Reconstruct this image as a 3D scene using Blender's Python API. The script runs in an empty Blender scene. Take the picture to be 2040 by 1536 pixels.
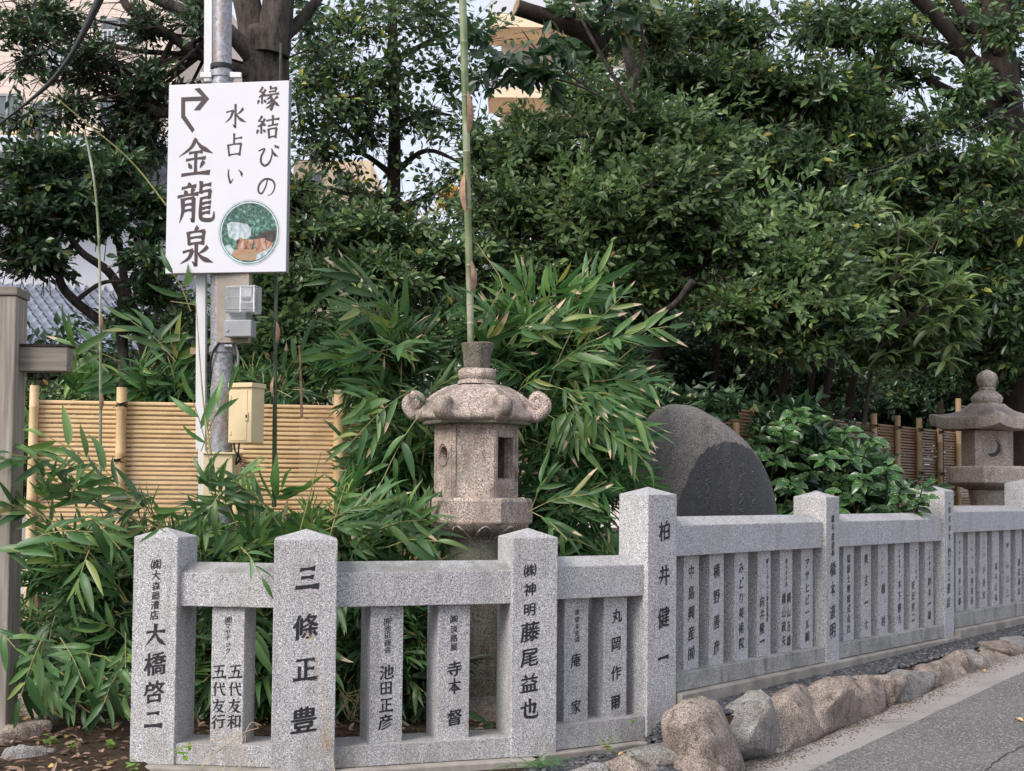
import bpy, bmesh, math, random
import numpy as np
from mathutils import Vector, Matrix, Quaternion, noise

R = math.radians
scene = bpy.context.scene
COL = scene.collection

# ---------------------------------------------------------------- camera
F = 2700.0; CX = 1020.0; PITCH = R(2.3); ROLL = R(0.57)
PPY = 978 - F * math.tan(PITCH)
EYE = Vector((0, 0, 1.5))
_c, _s = math.cos(ROLL), math.sin(ROLL)
_r0 = Vector((1, 0, 0)); FWD = Vector((0, math.cos(PITCH), math.sin(PITCH))); _u0 = Vector((0, -math.sin(PITCH), math.cos(PITCH)))
RT = _c * _r0 + _s * _u0; UP = -_s * _r0 + _c * _u0
cam = bpy.data.cameras.new('camera'); co = bpy.data.objects.new('camera', cam); COL.objects.link(co)
cam.sensor_width = 36; cam.lens = 36 * F / 2040; cam.shift_y = (PPY - 768) / 2040
cam.clip_start = 0.05; cam.clip_end = 3000
M = Matrix((RT, UP, -FWD)).transposed().to_4x4(); M.translation = EYE
co.matrix_world = M
scene.camera = co

# ---------------------------------------------------------------- world, sun, exposure
SUN_EL, SUN_AZ = R(42), R(-46)            # high soft light from behind the camera, a little left
w = bpy.data.worlds.new("World"); scene.world = w; w.use_nodes = True
nt = w.node_tree; nt.nodes.clear()
sky = nt.nodes.new('ShaderNodeTexSky'); sky.sky_type = 'NISHITA'; sky.sun_disc = False
sky.sun_elevation = SUN_EL; sky.sun_rotation = R(180 + 46); sky.air_density = 1.0; sky.dust_density = 4.0; sky.ozone_density = 1.0
bg = nt.nodes.new('ShaderNodeBackground'); bg.inputs[1].default_value = 0.11
wo = nt.nodes.new('ShaderNodeOutputWorld')
mxs = nt.nodes.new('ShaderNodeMix'); mxs.data_type = 'RGBA'; mxs.inputs[0].default_value = 0.6; mxs.inputs[7].default_value = (6.6, 6.8, 7.6, 1)   # thin bright overcast over the blue
nt.links.new(sky.outputs[0], mxs.inputs[6]); nt.links.new(mxs.outputs[2], bg.inputs[0]); nt.links.new(bg.outputs[0], wo.inputs[0])
sd = bpy.data.lights.new('sun', 'SUN'); sd.energy = 1.95; sd.angle = R(30); sd.color = (1.0, 0.95, 0.9)
so = bpy.data.objects.new('sun', sd); COL.objects.link(so)
_d = Vector((math.sin(SUN_AZ) * math.cos(SUN_EL), -math.cos(SUN_AZ) * math.cos(SUN_EL), math.sin(SUN_EL)))
so.rotation_euler = _d.to_track_quat('Z', 'Y').to_euler()
vs = scene.view_settings; vs.view_transform = 'Standard'; vs.look = 'None'; vs.gamma = 1; vs.use_curve_mapping = False
vs.exposure = 0.72

# ---------------------------------------------------------------- helpers
def ray(px, py):
    return FWD + (px - CX) / F * RT + (PPY - py) / F * UP
def P(px, py, Y):
    d = ray(px, py); return EYE + d * (Y / d.y)
def hit(px, py, O, N):
    d = ray(px, py); return EYE + d * ((O - EYE).dot(N) / d.dot(N))
ORG = {}
def thing(name, loc, label, cat, group=None, kind=None):
    o = bpy.data.objects.new(name, None); COL.objects.link(o); o.location = loc
    o['label'] = label; o['category'] = cat
    if group: o['group'] = group
    if kind: o['kind'] = kind
    ORG[o.name] = Vector(loc); return o
def org(parent):
    return ORG[parent.name] if parent else Vector((0, 0, 0))

def LS(a, b, n, endpoint=True):
    return [a + (b - a) * i / ((n - 1) if endpoint else n) for i in range(n)]

class MB:
    def __init__(s): s.v = []; s.f = []; s.m = []
    def add(s, vs, fs, mi=0):
        b = len(s.v); s.v.extend([tuple(x) for x in vs]); s.f.extend([tuple(i + b for i in f) for f in fs]); s.m.extend([mi] * len(fs)); return s
    def box(s, c, size, yaw=0, mi=0, rot=None):
        hx, hy, hz = size[0] / 2, size[1] / 2, size[2] / 2
        Rm = rot or Matrix.Rotation(yaw, 3, 'Z'); c = Vector(c)
        vs = [c + Rm @ Vector((x * hx, y * hy, z * hz)) for z in (-1, 1) for y in (-1, 1) for x in (-1, 1)]
        return s.add(vs, [(0, 2, 3, 1), (4, 5, 7, 6), (0, 1, 5, 4), (2, 6, 7, 3), (0, 4, 6, 2), (1, 3, 7, 5)], mi)
    def tube(s, pts, rad, n=8, cap=True, mi=0):
        pts = [Vector(p) for p in pts]; L = len(pts)
        if not hasattr(rad, '__len__'): rad = [rad] * L
        t0 = (pts[1] - pts[0]).normalized(); a = t0.orthogonal().normalized(); vs = []
        for i, p in enumerate(pts):
            t = (pts[min(i + 1, L - 1)] - pts[max(i - 1, 0)]).normalized()
            a = (a - t * a.dot(t)).normalized(); b = t.cross(a)
            for k in range(n):
                q = 2 * math.pi * k / n; vs.append(p + (a * math.cos(q) + b * math.sin(q)) * rad[i])
        fs = [(i * n + k, i * n + (k + 1) % n, (i + 1) * n + (k + 1) % n, (i + 1) * n + k) for i in range(L - 1) for k in range(n)]
        if cap: fs += [tuple(range(n))[::-1], tuple((L - 1) * n + k for k in range(n))]
        return s.add(vs, fs, mi)
    def lathe(s, prof, n, c, a0=0, mi=0, sx=1, sy=1):
        c = Vector(c); vs = []
        for r, z in prof:
            for k in range(n):
                q = a0 + 2 * math.pi * k / n; vs.append(c + Vector((r * math.cos(q) * sx, r * math.sin(q) * sy, z)))
        L = len(prof)
        fs = [(i * n + k, i * n + (k + 1) % n, (i + 1) * n + (k + 1) % n, (i + 1) * n + k) for i in range(L - 1) for k in range(n)]
        fs += [tuple(range(n))[::-1], tuple((L - 1) * n + k for k in range(n))]
        return s.add(vs, fs, mi)
    def prism(s, poly, O, U, V, N, z0, z1, mi=0):
        n = len(poly); vs = [O + U * x + V * y + N * z for z in (z0, z1) for x, y in poly]
        fs = [tuple(range(n))[::-1], tuple(range(n, 2 * n))] + [(k, (k + 1) % n, n + (k + 1) % n, n + k) for k in range(n)]
        return s.add(vs, fs, mi)
    def build(s, name, mat, parent=None, smooth=None, bevel=0, kind=None, label=None, sub=0):
        o_ = org(parent)
        me = bpy.data.meshes.new(name); me.from_pydata([Vector(v) - o_ for v in s.v], [], s.f)
        mats = mat if isinstance(mat, (list, tuple)) else [mat]
        for m in mats: me.materials.append(m)
        if len(mats) > 1: me.polygons.foreach_set('material_index', s.m)
        bm = bmesh.new(); bm.from_mesh(me); bmesh.ops.recalc_face_normals(bm, faces=bm.faces); bm.to_mesh(me); bm.free()
        if smooth is not None:
            me.shade_smooth()
            if smooth < 179: me.set_sharp_from_angle(angle=R(smooth))
        o = bpy.data.objects.new(name, me); COL.objects.link(o)
        if parent: o.parent = parent; ORG[o.name] = o_
        if bevel:
            b = o.modifiers.new('bevel', 'BEVEL'); b.width = bevel; b.segments = 2; b.limit_method = 'ANGLE'; b.angle_limit = R(30)
        if kind: o['kind'] = kind
        if label: o['label'] = label
        return o

def raw_mesh(name, V, Fa, mat, parent=None, kind=None, smooth=False):
    """numpy verts (n,3), faces list of equal-size arrays (m,k)"""
    o_ = np.array(org(parent)); me = bpy.data.meshes.new(name)
    V = (np.asarray(V, np.float64) - o_).astype(np.float32); Fa = np.asarray(Fa, np.int32)
    me.vertices.add(len(V)); me.vertices.foreach_set('co', V.ravel())
    m, k = Fa.shape; me.loops.add(m * k); me.loops.foreach_set('vertex_index', Fa.ravel())
    me.polygons.add(m); me.polygons.foreach_set('loop_start', np.arange(0, m * k, k, dtype=np.int32))
    me.polygons.foreach_set('use_smooth', np.full(m, smooth))
    me.update(calc_edges=True); me.materials.append(mat)
    o = bpy.data.objects.new(name, me); COL.objects.link(o)
    if parent: o.parent = parent; ORG[o.name] = org(parent)
    if kind: o['kind'] = kind
    return o

def curve_pts(pts, n=6):
    """Catmull-Rom through pts"""
    pts = [Vector(p) for p in pts]
    if len(pts) < 3: return [pts[0].lerp(pts[-1], i / n) for i in range(n + 1)]
    q = [pts[0] * 2 - pts[1]] + pts + [pts[-1] * 2 - pts[-2]]; out = []
    for i in range(1, len(q) - 2):
        for k in range(n):
            t = k / n; a, b, c, d = q[i - 1], q[i], q[i + 1], q[i + 2]
            out.append(0.5 * ((2 * b) + (c - a) * t + (2 * a - 5 * b + 4 * c - d) * t * t + (-a + 3 * b - 3 * c + d) * t ** 3))
    out.append(pts[-1]); return out
def lerp_list(a, n):
    return [float(np.interp(i / (n - 1), LS(0, 1, len(a)), a)) for i in range(n)]

# ---------------------------------------------------------------- materials
class Mat:
    def __init__(s, name, rough=0.6, spec=0.5):
        s.m = bpy.data.materials.new(name); s.m.use_nodes = True; s.nt = s.m.node_tree; s.b = s.nt.nodes['Principled BSDF']
        s.b.inputs['Roughness'].default_value = rough; s.b.inputs['Specular IOR Level'].default_value = spec
        s.tc = s.nt.nodes.new('ShaderNodeTexCoord')
    def n(s, t, **kw):
        x = s.nt.nodes.new(t)
        for k, v in kw.items(): setattr(x, k, v)
        return x
    def l(s, a, b): s.nt.links.new(a, b)
    def noise(s, scale, detail=4, rough=0.6, stretch=None, src=None, dist=0):
        x = s.n('ShaderNodeTexNoise'); x.inputs['Scale'].default_value = scale; x.inputs['Detail'].default_value = detail
        x.inputs['Roughness'].default_value = rough; x.inputs['Distortion'].default_value = dist
        v = src or s.tc.outputs['Object']
        if stretch:
            mp = s.n('ShaderNodeMapping'); mp.inputs['Scale'].default_value = stretch; s.l(v, mp.inputs[0]); v = mp.outputs[0]
        s.l(v, x.inputs['Vector']); return x.outputs['Fac']
    def vor(s, scale, feature='F1', out='Color'):
        x = s.n('ShaderNodeTexVoronoi', feature=feature); x.inputs['Scale'].default_value = scale
        s.l(s.tc.outputs['Object'], x.inputs['Vector']); return x.outputs[out]
    def ramp(s, fac, stops, interp='LINEAR'):
        x = s.n('ShaderNodeValToRGB'); x.color_ramp.interpolation = interp; e = x.color_ramp.elements
        while len(e) < len(stops): e.new(0.5)
        for el, (p, c) in zip(e, stops): el.position = p; el.color = (*(c if hasattr(c, '__len__') else (c, c, c)), 1)
        s.l(fac, x.inputs[0]); return x.outputs[0]
    def mix(s, fac, a, b, mode='MIX'):
        x = s.n('ShaderNodeMix', data_type='RGBA', blend_type=mode)
        for i, v in ((0, fac), (6, a), (7, b)):
            if isinstance(v, bpy.types.NodeSocket): s.l(v, x.inputs[i])
            else: x.inputs[i].default_value = v if i == 0 else (*v, 1)
        return x.outputs[2]
    def hsv(s, col, h=None, sat=None, v=None):
        x = s.n('ShaderNodeHueSaturation'); s.l(col, x.inputs['Color'])
        for k, q in (('Hue', h), ('Saturation', sat), ('Value', v)):
            if q is None: continue
            if isinstance(q, bpy.types.NodeSocket): s.l(q, x.inputs[k])
            else: x.inputs[k].default_value = q
        return x.outputs[0]
    def rng(s, fac, lo, hi, a=0, b=1):
        x = s.n('ShaderNodeMapRange'); s.l(fac, x.inputs[0]); x.inputs[1].default_value = a; x.inputs[2].default_value = b
        x.inputs[3].default_value = lo; x.inputs[4].default_value = hi; return x.outputs[0]
    def col(s, c):
        if isinstance(c, bpy.types.NodeSocket): s.l(c, s.b.inputs['Base Color'])
        else: s.b.inputs['Base Color'].default_value = (*c, 1)
        return s
    def bump(s, h, strength=0.5, dist=0.01):
        x = s.n('ShaderNodeBump'); x.inputs['Strength'].default_value = strength; x.inputs['Distance'].default_value = dist
        s.l(h, x.inputs['Height']); s.l(x.outputs[0], s.b.inputs['Normal']); return s

def granite(name, base, dark, light, stain, stain_amt, grain=150, bump=0.35, moss=None, rough=0.75, macro=2.0, top=0, foot=None, bd=.006):
    m = Mat(name, rough, 0.35)
    g = m.noise(grain, 2, 0.6)
    c = m.ramp(g, [(0.36, dark), (0.46, base), (0.54, base), (0.62, light)])
    g2 = m.vor(grain * 1.1)
    sp = m.n('ShaderNodeSeparateColor'); m.l(g2, sp.inputs[0])
    k = m.rng(sp.outputs[0], 0, .7, 0.86, 0.88)
    c = m.mix(k, c, dark)
    st = m.noise(macro, 5, 0.65, dist=0.5)
    st2 = m.noise(macro * 3, 4, 0.6, stretch=(1.5, 1.5, 0.35))
    k = m.rng(st, 0, stain_amt, 0.45, 0.72); c = m.mix(k, c, stain)
    k = m.rng(st2, 0, stain_amt * 0.8, 0.52, 0.75); c = m.mix(k, c, stain, 'MULTIPLY')
    if moss: k = m.rng(m.noise(macro * 1.6, 5, 0.7), 0, moss[1], 0.5, 0.7); c = m.mix(k, c, moss[0])
    if top:
        gn = m.n('ShaderNodeNewGeometry'); sx = m.n('ShaderNodeSeparateXYZ'); m.l(gn.outputs['True Normal'], sx.inputs[0])
        kk = m.n('ShaderNodeMath', operation='MULTIPLY'); m.l(m.rng(sx.outputs[2], 0, 1, .25, .5), kk.inputs[0]); m.l(m.rng(m.noise(5, 5, .7), top * .35, top, .35, .65), kk.inputs[1]); c = m.mix(kk.outputs[0], c, (.15, .155, .14))
    gp_ = m.n('ShaderNodeNewGeometry'); sz = m.n('ShaderNodeSeparateXYZ'); m.l(gp_.outputs['Position'], sz.inputs[0])
    if foot:      # splashed soil and algae near the ground
        kk = m.n('ShaderNodeMath', operation='MULTIPLY'); m.l(m.rng(sz.outputs[2], .9, 0, foot, foot + .38), kk.inputs[0]); m.l(m.rng(m.noise(6, 5, .7, stretch=(1, 1, .4)), 0, 1, .4, .7), kk.inputs[1]); c = m.mix(kk.outputs[0], c, (.21, .195, .16))
        stv = m.noise(14, 4, .65, stretch=(1, 1, .06)); c = m.mix(m.rng(stv, 0, .42, .56, .72), c, (.22, .21, .19))
    m.col(c)
    h = m.mix(0.5 if bd < .01 else .85, m.noise(grain * 0.8, 2, 0.5), m.noise(12, 4 if bd < .01 else 9, 0.6 if bd < .01 else .72, dist=0 if bd < .01 else 1.2))
    m.bump(h, bump, bd); return m.m

MT = {}
MT['granite'] = granite('pale_granite', (0.455, 0.445, 0.455), (0.13, 0.13, 0.14), (0.81, 0.80, 0.82), (0.33, 0.315, 0.30), 0.35, 175, foot=-.05, top=.35)
MT['granite_top'] = granite('pale_granite_with_mossy_top', (0.455, 0.445, 0.455), (0.13, 0.13, 0.14), (0.81, 0.80, 0.82), (0.33, 0.315, 0.30), 0.35, 175, foot=-.05, top=.95)
MT['granite_sill'] = granite('damp_granite', (0.36, 0.35, 0.34), (0.12, 0.12, 0.12), (0.60, 0.59, 0.58), (0.15, 0.15, 0.12), 0.8, 190, macro=3)
MT['pink'] = granite('pink_granite', (0.43, 0.34, 0.295), (0.13, 0.095, 0.085), (0.66, 0.57, 0.51), (0.18, 0.15, 0.125), 1.0, 120, 0.9, (( .15, .155, .11), 0.6), macro=3.5)
MT['mossy_shade'] = granite('mossy_shade_granite', (0.19, 0.165, 0.13), (0.075, 0.06, 0.05), (0.30, 0.27, 0.23), (0.11, 0.12, 0.085), 1.0, 110, 0.7, ((.10, .12, .07), .7))  # moss tone, darkened further to paint the shade around the lantern shaft
MT['buff'] = granite('buff_granite', (0.46, 0.39, 0.335), (0.15, 0.12, 0.10), (0.64, 0.57, 0.50), (0.19, 0.16, 0.135), 0.8, 110, 0.7)
MT['monument'] = granite('monument_granite', (0.185, 0.168, 0.155), (0.07, 0.063, 0.058), (0.36, 0.33, 0.31), (0.12, 0.11, 0.10), 0.8, 130, 0.6)
MT['boulder'] = granite('boulder_granite', (0.38, 0.31, 0.26), (0.12, 0.095, 0.08), (0.60, 0.52, 0.45), (0.16, 0.13, 0.11), 0.95, 130, 1.0, macro=4, bd=.04)
MT['boulder2'] = granite('brown_boulder_granite', (0.34, 0.275, 0.235), (0.12, 0.09, 0.075), (0.47, 0.39, 0.34), (0.12, 0.10, 0.085), 0.9, 130, 1.0, macro=4, bd=.04)
MT['boulder3'] = granite('grey_boulder_granite', (0.32, 0.305, 0.285), (0.13, 0.125, 0.12), (0.50, 0.50, 0.50), (0.21, 0.16, 0.13), 0.9, 130, 1.0, macro=5, bd=.04)

def polished():
    m = Mat('dark_polished_stone', 0.42, 0.5)
    g = m.noise(140, 2, 0.6); c = m.ramp(g, [(0.35, (0.03, 0.03, 0.034)), (0.55, (0.065, 0.065, 0.07)), (0.7, (0.12, 0.12, 0.125))])
    k = m.rng(m.noise(5, 5, 0.65, stretch=(1.5, 1.5, .3)), 0, 0.6, 0.5, 0.75); c = m.mix(k, c, (0.14, 0.135, 0.125)); m.col(c)
    m.bump(m.noise(60, 3, 0.6), 0.3, 0.004); return m.m
MT['polished'] = polished()
for _k in ('boulder', 'boulder2', 'boulder3', 'buff', 'pink', 'mossy_shade'):
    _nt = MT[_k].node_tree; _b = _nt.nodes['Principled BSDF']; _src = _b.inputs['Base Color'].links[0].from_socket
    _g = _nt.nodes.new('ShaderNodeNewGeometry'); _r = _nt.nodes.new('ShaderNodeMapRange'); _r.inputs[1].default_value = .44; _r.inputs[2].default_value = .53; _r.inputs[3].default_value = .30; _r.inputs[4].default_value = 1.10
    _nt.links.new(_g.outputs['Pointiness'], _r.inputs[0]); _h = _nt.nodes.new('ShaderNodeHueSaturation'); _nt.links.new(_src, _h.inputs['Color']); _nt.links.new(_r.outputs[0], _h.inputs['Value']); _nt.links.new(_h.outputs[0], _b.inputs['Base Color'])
def simple(name, c, rough=0.6, spec=0.5, var=0.25, scale=8, bumpk=0.15, metal=0, stretch=None, bscale=60):
    m = Mat(name, rough, spec)
    k = m.noise(scale, 5, 0.6, stretch=stretch)
    a = m.ramp(k, [(0.3, tuple(x * (1 - var) for x in c)), (0.7, tuple(min(x * (1 + var), 1) for x in c))]); m.col(a)
    m.b.inputs['Metallic'].default_value = metal
    if bumpk: m.bump(m.noise(bscale, 5, 0.7, stretch=stretch, dist=1.5 if bumpk >= .9 else 0), bumpk, 0.03 if bumpk >= .9 else 0.004)
    return m.m
MT['ink'] = simple('black_paint', (0.022, 0.022, 0.028), 0.5, 0.4, 0.5, 60, 0)
MT['ink_soft'] = simple('faded_black_paint', (0.045, 0.045, 0.052), 0.6, 0.3, 0.4, 60, 0)
MT['sign_ink'] = simple('brown_black_print', (0.055, 0.035, 0.035), 0.5, 0.4, 0.1, 8, 0)
MT['sign_white'] = simple('white_sign_board', (0.66, 0.66, 0.715), 0.35, 0.5, 0.03, 3, 0)
MT['white_plastic'] = simple('white_duct_plastic', (0.74, 0.74, 0.76), 0.4, 0.5, 0.10, 4, 0, stretch=(1, 1, .3))
MT['cream'] = simple('cream_painted_steel', (0.72, 0.58, 0.36), 0.45, 0.5, 0.07, 5, 0.05)
MT['tan_board'] = simple('tan_mounting_board', (0.30, 0.26, 0.22), 0.6, 0.4, 0.15, 12, 0.1)
MT['grey_plastic'] = simple('grey_plastic', (0.30, 0.31, 0.33), 0.45, 0.5, 0.1, 9, 0)
MT['black_rubber'] = simple('black_rubber', (0.02, 0.02, 0.022), 0.6, 0.4, 0.2, 9, 0)
MT['plain_black'] = simple('black_display_and_opening', (0.01, 0.01, 0.012), 0.2, 0.6, 0.1, 9, 0)
MT['concrete'] = simple('weathered_concrete', (0.30, 0.275, 0.245), 0.9, 0.2, 0.35, 5, 0.4)
MT['plaster'] = simple('white_plaster', (0.66, 0.67, 0.72), 0.85, 0.2, 0.06, 1.5, 0.1)
MT['tile'] = simple('grey_roof_tile', (0.46, 0.49, 0.56), 0.35, 0.5, 0.35, 4, 0.1)
MT['string'] = simple('black_palm_rope', (0.012, 0.011, 0.01), 0.9, 0.1, 0.2, 9, 0)
MT['bark'] = simple('grey_brown_bark', (0.080, 0.066, 0.058), 0.9, 0.2, 0.7, 14, 1.0, stretch=(1, 1, .35), bscale=26)
MT['dark_bark'] = simple('dark_bark', (0.045, 0.033, 0.028), 0.9, 0.2, 0.4, 9, 0.9, stretch=(1, 1, .35), bscale=26)
MT['cutwood'] = simple('sawn_wood_end', (0.33, 0.24, 0.15), 0.8, 0.2, 0.2, 20, 0.2)
MT['glass'] = simple('window_glass', (0.10, 0.12, 0.14), 0.08, 0.8, 0.3, 0.6, 0)
MT['frame'] = simple('aluminium_frame', (0.30, 0.32, 0.33), 0.4, 0.5, 0.1, 4, 0)
MT['twig'] = simple('yellow_green_twig', (0.27, 0.25, 0.10), 0.6, 0.4, 0.3, 14, 0)
MT['dry'] = simple('dry_straw', (0.46, 0.36, 0.22), 0.8, 0.2, 0.3, 14, 0)

def galv():
    m = Mat('galvanised_steel', 0.45, 0.5); m.b.inputs['Metallic'].default_value = 0.55
    v = m.vor(70); sp = m.n('ShaderNodeSeparateColor'); m.l(v, sp.inputs[0])
    c = m.ramp(sp.outputs[0], [(0.0, (0.22, 0.225, 0.25)), (1.0, (0.44, 0.45, 0.49))])
    k = m.rng(m.noise(7, 5, 0.7, stretch=(1, 1, .25)), 0, 0.8, 0.48, 0.68); c = m.mix(k, c, (0.28, 0.20, 0.16)); m.col(c)
    m.b.inputs['Roughness'].default_value = 0.5; m.bump(m.noise(90, 2), 0.15, 0.003); return m.m
MT['galv'] = galv()
def bamboo(name, a, b, node_dark=0.55, grey=0.0):
    m = Mat(name, 0.42, 0.5)
    oi = m.n('ShaderNodeObjectInfo'); k = m.noise(3.5, 4, 0.6)
    c = m.mix(oi.outputs['Random'], a, b)
    c = m.mix(m.rng(k, 0, 0.6, 0.45, 0.75), c, tuple(x * 0.72 for x in a))
    c = m.mix(m.rng(m.noise(40, 3, .6, stretch=(.05, .05, 1)), 0, 0.35, 0.5, 0.8), c, tuple(x * 0.6 for x in b))
    m.col(c); m.bump(m.noise(25, 3), 0.1, 0.003); return m.m
MT['bamboo'] = bamboo('pale_bamboo', (0.68, 0.46, 0.24), (0.77, 0.57, 0.33))
MT['bamboo_shade'] = bamboo('shade_brown_bamboo', (0.33, 0.20, 0.115), (0.25, 0.15, 0.085))  # reddish brown canes, the right fence's shade put into the darker tone
MT['bamboo_post_shade'] = bamboo('shade_toned_bamboo_post', (0.52, 0.36, 0.20), (0.44, 0.30, 0.16))  # posts of the right fence, their shade put into the colour
def culm():
    m = Mat('green_bamboo_culm', 0.45, 0.5)
    c = m.ramp(m.noise(3.0, 3, 0.5, stretch=(1, 1, 1)), [(0.35, (0.11, 0.16, 0.06)), (0.5, (0.25, 0.28, 0.15)), (0.62, (0.46, 0.46, 0.37))])
    c = m.mix(m.rng(m.noise(30, 3, .6), 0, .5, .55, .75), c, (0.42, 0.40, 0.33)); m.col(c); return m.m
MT['culm'] = culm()
MT['culm_dark'] = simple('dark_green_culm', (0.045, 0.07, 0.035), 0.45, 0.5, 0.4, 6, 0)
MT['sheath'] = simple('brown_culm_sheath', (0.40, 0.25, 0.17), 0.7, 0.3, 0.35, 30, 0.2)
def wood():
    m = Mat('weathered_grey_wood', 0.85, 0.2)
    k = m.noise(28, 5, 0.65, stretch=(1, 1, .045)); c = m.ramp(k, [(0.3, (0.20, 0.17, 0.155)), (0.6, (0.39, 0.35, 0.31)), (0.8, (0.53, 0.49, 0.44))])
    c = m.mix(m.rng(m.noise(3, 4), 0, .5, .5, .75), c, (0.2, 0.19, 0.14)); m.col(c); m.bump(k, 0.5, 0.006); return m.m
MT['wood'] = wood()
def wood_beam():
    m = Mat('weathered_beam_wood', 0.85, 0.2)
    k = m.noise(28, 5, 0.65, stretch=(.06, 1, 1)); c = m.ramp(k, [(0.3, (0.15, 0.13, 0.11)), (0.7, (0.30, 0.27, 0.235))])
    m.col(c); m.bump(k, 0.4, 0.006); return m.m
MT['wood_beam'] = wood_beam()
def asphalt():
    m = Mat('asphalt', 0.9, 0.3)
    v = m.vor(120); sp = m.n('ShaderNodeSeparateColor'); m.l(v, sp.inputs[0])
    c = m.ramp(sp.outputs[0], [(0.0, (0.075, 0.072, 0.072)), (0.7, (0.13, 0.126, 0.124)), (0.84, (0.19, 0.18, 0.175)), (0.95, (0.36, 0.34, 0.33))])
    k = m.rng(m.noise(1.3, 5, 0.65), 0, 0.5, 0.4, 0.75); c = m.mix(k, c, (0.19, 0.18, 0.175)); m.col(c)
    h = m.mix(0.6, m.noise(90, 2, 0.6), m.vor(75, out='Distance')); m.bump(h, 0.9, 0.008); return m.m
MT['asphalt'] = asphalt()
def strip():
    m = Mat('worn_concrete_strip', 0.9, 0.2)
    c = m.ramp(m.noise(140, 3, 0.6), [(0.3, (0.20, 0.185, 0.175)), (0.6, (0.33, 0.31, 0.295)), (0.75, (0.46, 0.44, 0.42))])
    k = m.rng(m.noise(2.2, 6, 0.7), 0, 0.7, 0.45, 0.75); c = m.mix(k, c, (0.17, 0.155, 0.145)); m.col(c)
    m.bump(m.noise(100, 3), 0.5, 0.005); return m.m
MT['strip'] = strip()
def soil():
    m = Mat('dark_soil', 0.95, 0.1)
    c = m.ramp(m.noise(9, 8, 0.75), [(0.3, (0.03, 0.022, 0.016)), (0.55, (0.07, 0.05, 0.036)), (0.75, (0.14, 0.095, 0.07))]); m.col(c)
    m.bump(m.noise(30, 6, 0.7), 1.0, 0.03); return m.m
MT['soil'] = soil()
def pebble():
    m = Mat('black_pebbles', 0.55, 0.4); g = m.n('ShaderNodeNewGeometry')
    m.col(m.ramp(g.outputs['Random Per Island'], [(0, (0.025, 0.026, 0.03)), (0.6, (0.06, 0.062, 0.07)), (0.92, (0.11, 0.11, 0.12)), (1, (0.2, 0.19, 0.18))])); return m.m
MT['pebble'] = pebble()

def leafmat(name, stops, rough=0.42, spec=0.5, per='island', trans=0.28, tips=None, spots=None, back=1.25):
    """stops: colour ramp over a random value per leaf"""
    m = Mat(name, rough, spec)
    g = m.n('ShaderNodeNewGeometry')
    if per == 'island': rnd = g.outputs['Random Per Island']
    else: rnd = m.n('ShaderNodeObjectInfo').outputs['Random']
    c = m.ramp(rnd, stops)
    big = m.noise(0.9, 3, 0.6, src=g.outputs['Position'])
    c = m.hsv(c, v=m.rng(big, 0.6, 1.4, 0.32, 0.68))
    if tips is not None:
        sx = m.n('ShaderNodeSeparateXYZ'); m.l(m.tc.outputs['Object'], sx.inputs[0])
        wn = m.n('ShaderNodeMath', operation='MULTIPLY_ADD'); m.l(m.noise(9, 2), wn.inputs[0]); wn.inputs[1].default_value = 0.3; m.l(sx.outputs[0], wn.inputs[2])
        k = m.rng(wn.outputs[0], 0, 1, tips - 0.02, tips + 0.03)
        c = m.mix(k, c, (0.62, 0.47, 0.33))
        ab = m.n('ShaderNodeMath', operation='ABSOLUTE'); m.l(sx.outputs[1], ab.inputs[0])
        c = m.mix(m.rng(ab.outputs[0], 0.30, 0, 0, 0.006), c, (0.35, 0.42, 0.16))
        wv = m.n('ShaderNodeTexWave', bands_direction='Y'); wv.inputs['Scale'].default_value = 28; m.l(m.tc.outputs['Object'], wv.inputs[0])
        c = m.hsv(c, v=m.rng(wv.outputs['Fac'], 0.88, 1.1))
    if spots:
        v = m.n('ShaderNodeTexVoronoi'); v.inputs['Scale'].default_value = 9; m.l(m.tc.outputs['Object'], v.inputs['Vector'])
        k = m.rng(v.outputs['Distance'], 1, 0, 0.22, 0.36)
        k2 = m.n('ShaderNodeMath', operation='MULTIPLY'); m.l(k, k2.inputs[0]); m.l(m.rng(m.noise(3.5, 2, src=m.tc.outputs['Object']), 0.25, 1, 0.42, 0.55), k2.inputs[1])
        c = m.mix(k2.outputs[0], c, spots)
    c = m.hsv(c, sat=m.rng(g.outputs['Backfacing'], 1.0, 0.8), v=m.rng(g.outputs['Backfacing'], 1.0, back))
    m.col(c)
    tr = m.n('ShaderNodeBsdfTranslucent'); m.l(m.hsv(c, h=0.49, sat=1.2, v=1.5), tr.inputs[0])
    mx = m.n('ShaderNodeMixShader'); mx.inputs[0].default_value = trans
    out = m.nt.nodes['Material Output']; m.l(m.b.outputs[0], mx.inputs[1]); m.l(tr.outputs[0], mx.inputs[2]); m.l(mx.outputs[0], out.inputs[0])
    return m.m
MT['leaf_bamboo'] = leafmat('bamboo_leaf', [(0, (0.04, 0.105, 0.038)), (0.35, (0.07, 0.165, 0.052)), (0.75, (0.115, 0.225, 0.07)), (0.95, (0.17, 0.28, 0.075)), (1, (0.34, 0.36, 0.11))], 0.42, 0.5, 'object', 0.3, tips=9)
MT['leaf_bamboo_dry'] = leafmat('dry_tipped_bamboo_leaf', [(0, (0.055, 0.13, 0.04)), (0.8, (0.12, 0.23, 0.07)), (1, (0.3, 0.30, 0.1))], 0.45, 0.5, 'object', 0.3, tips=0.86)
MT['leaf_bamboo_mass'] = leafmat('shade_toned_bamboo_leaf', [(0, (0.03, 0.085, 0.03)), (0.6, (0.06, 0.145, 0.045)), (0.97, (0.10, 0.20, 0.06)), (1, (0.45, 0.36, 0.2))], 0.45, 0.5, 'island', 0.28)  # darker copy of the bamboo leaf, thicket shade put into its colour
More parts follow.
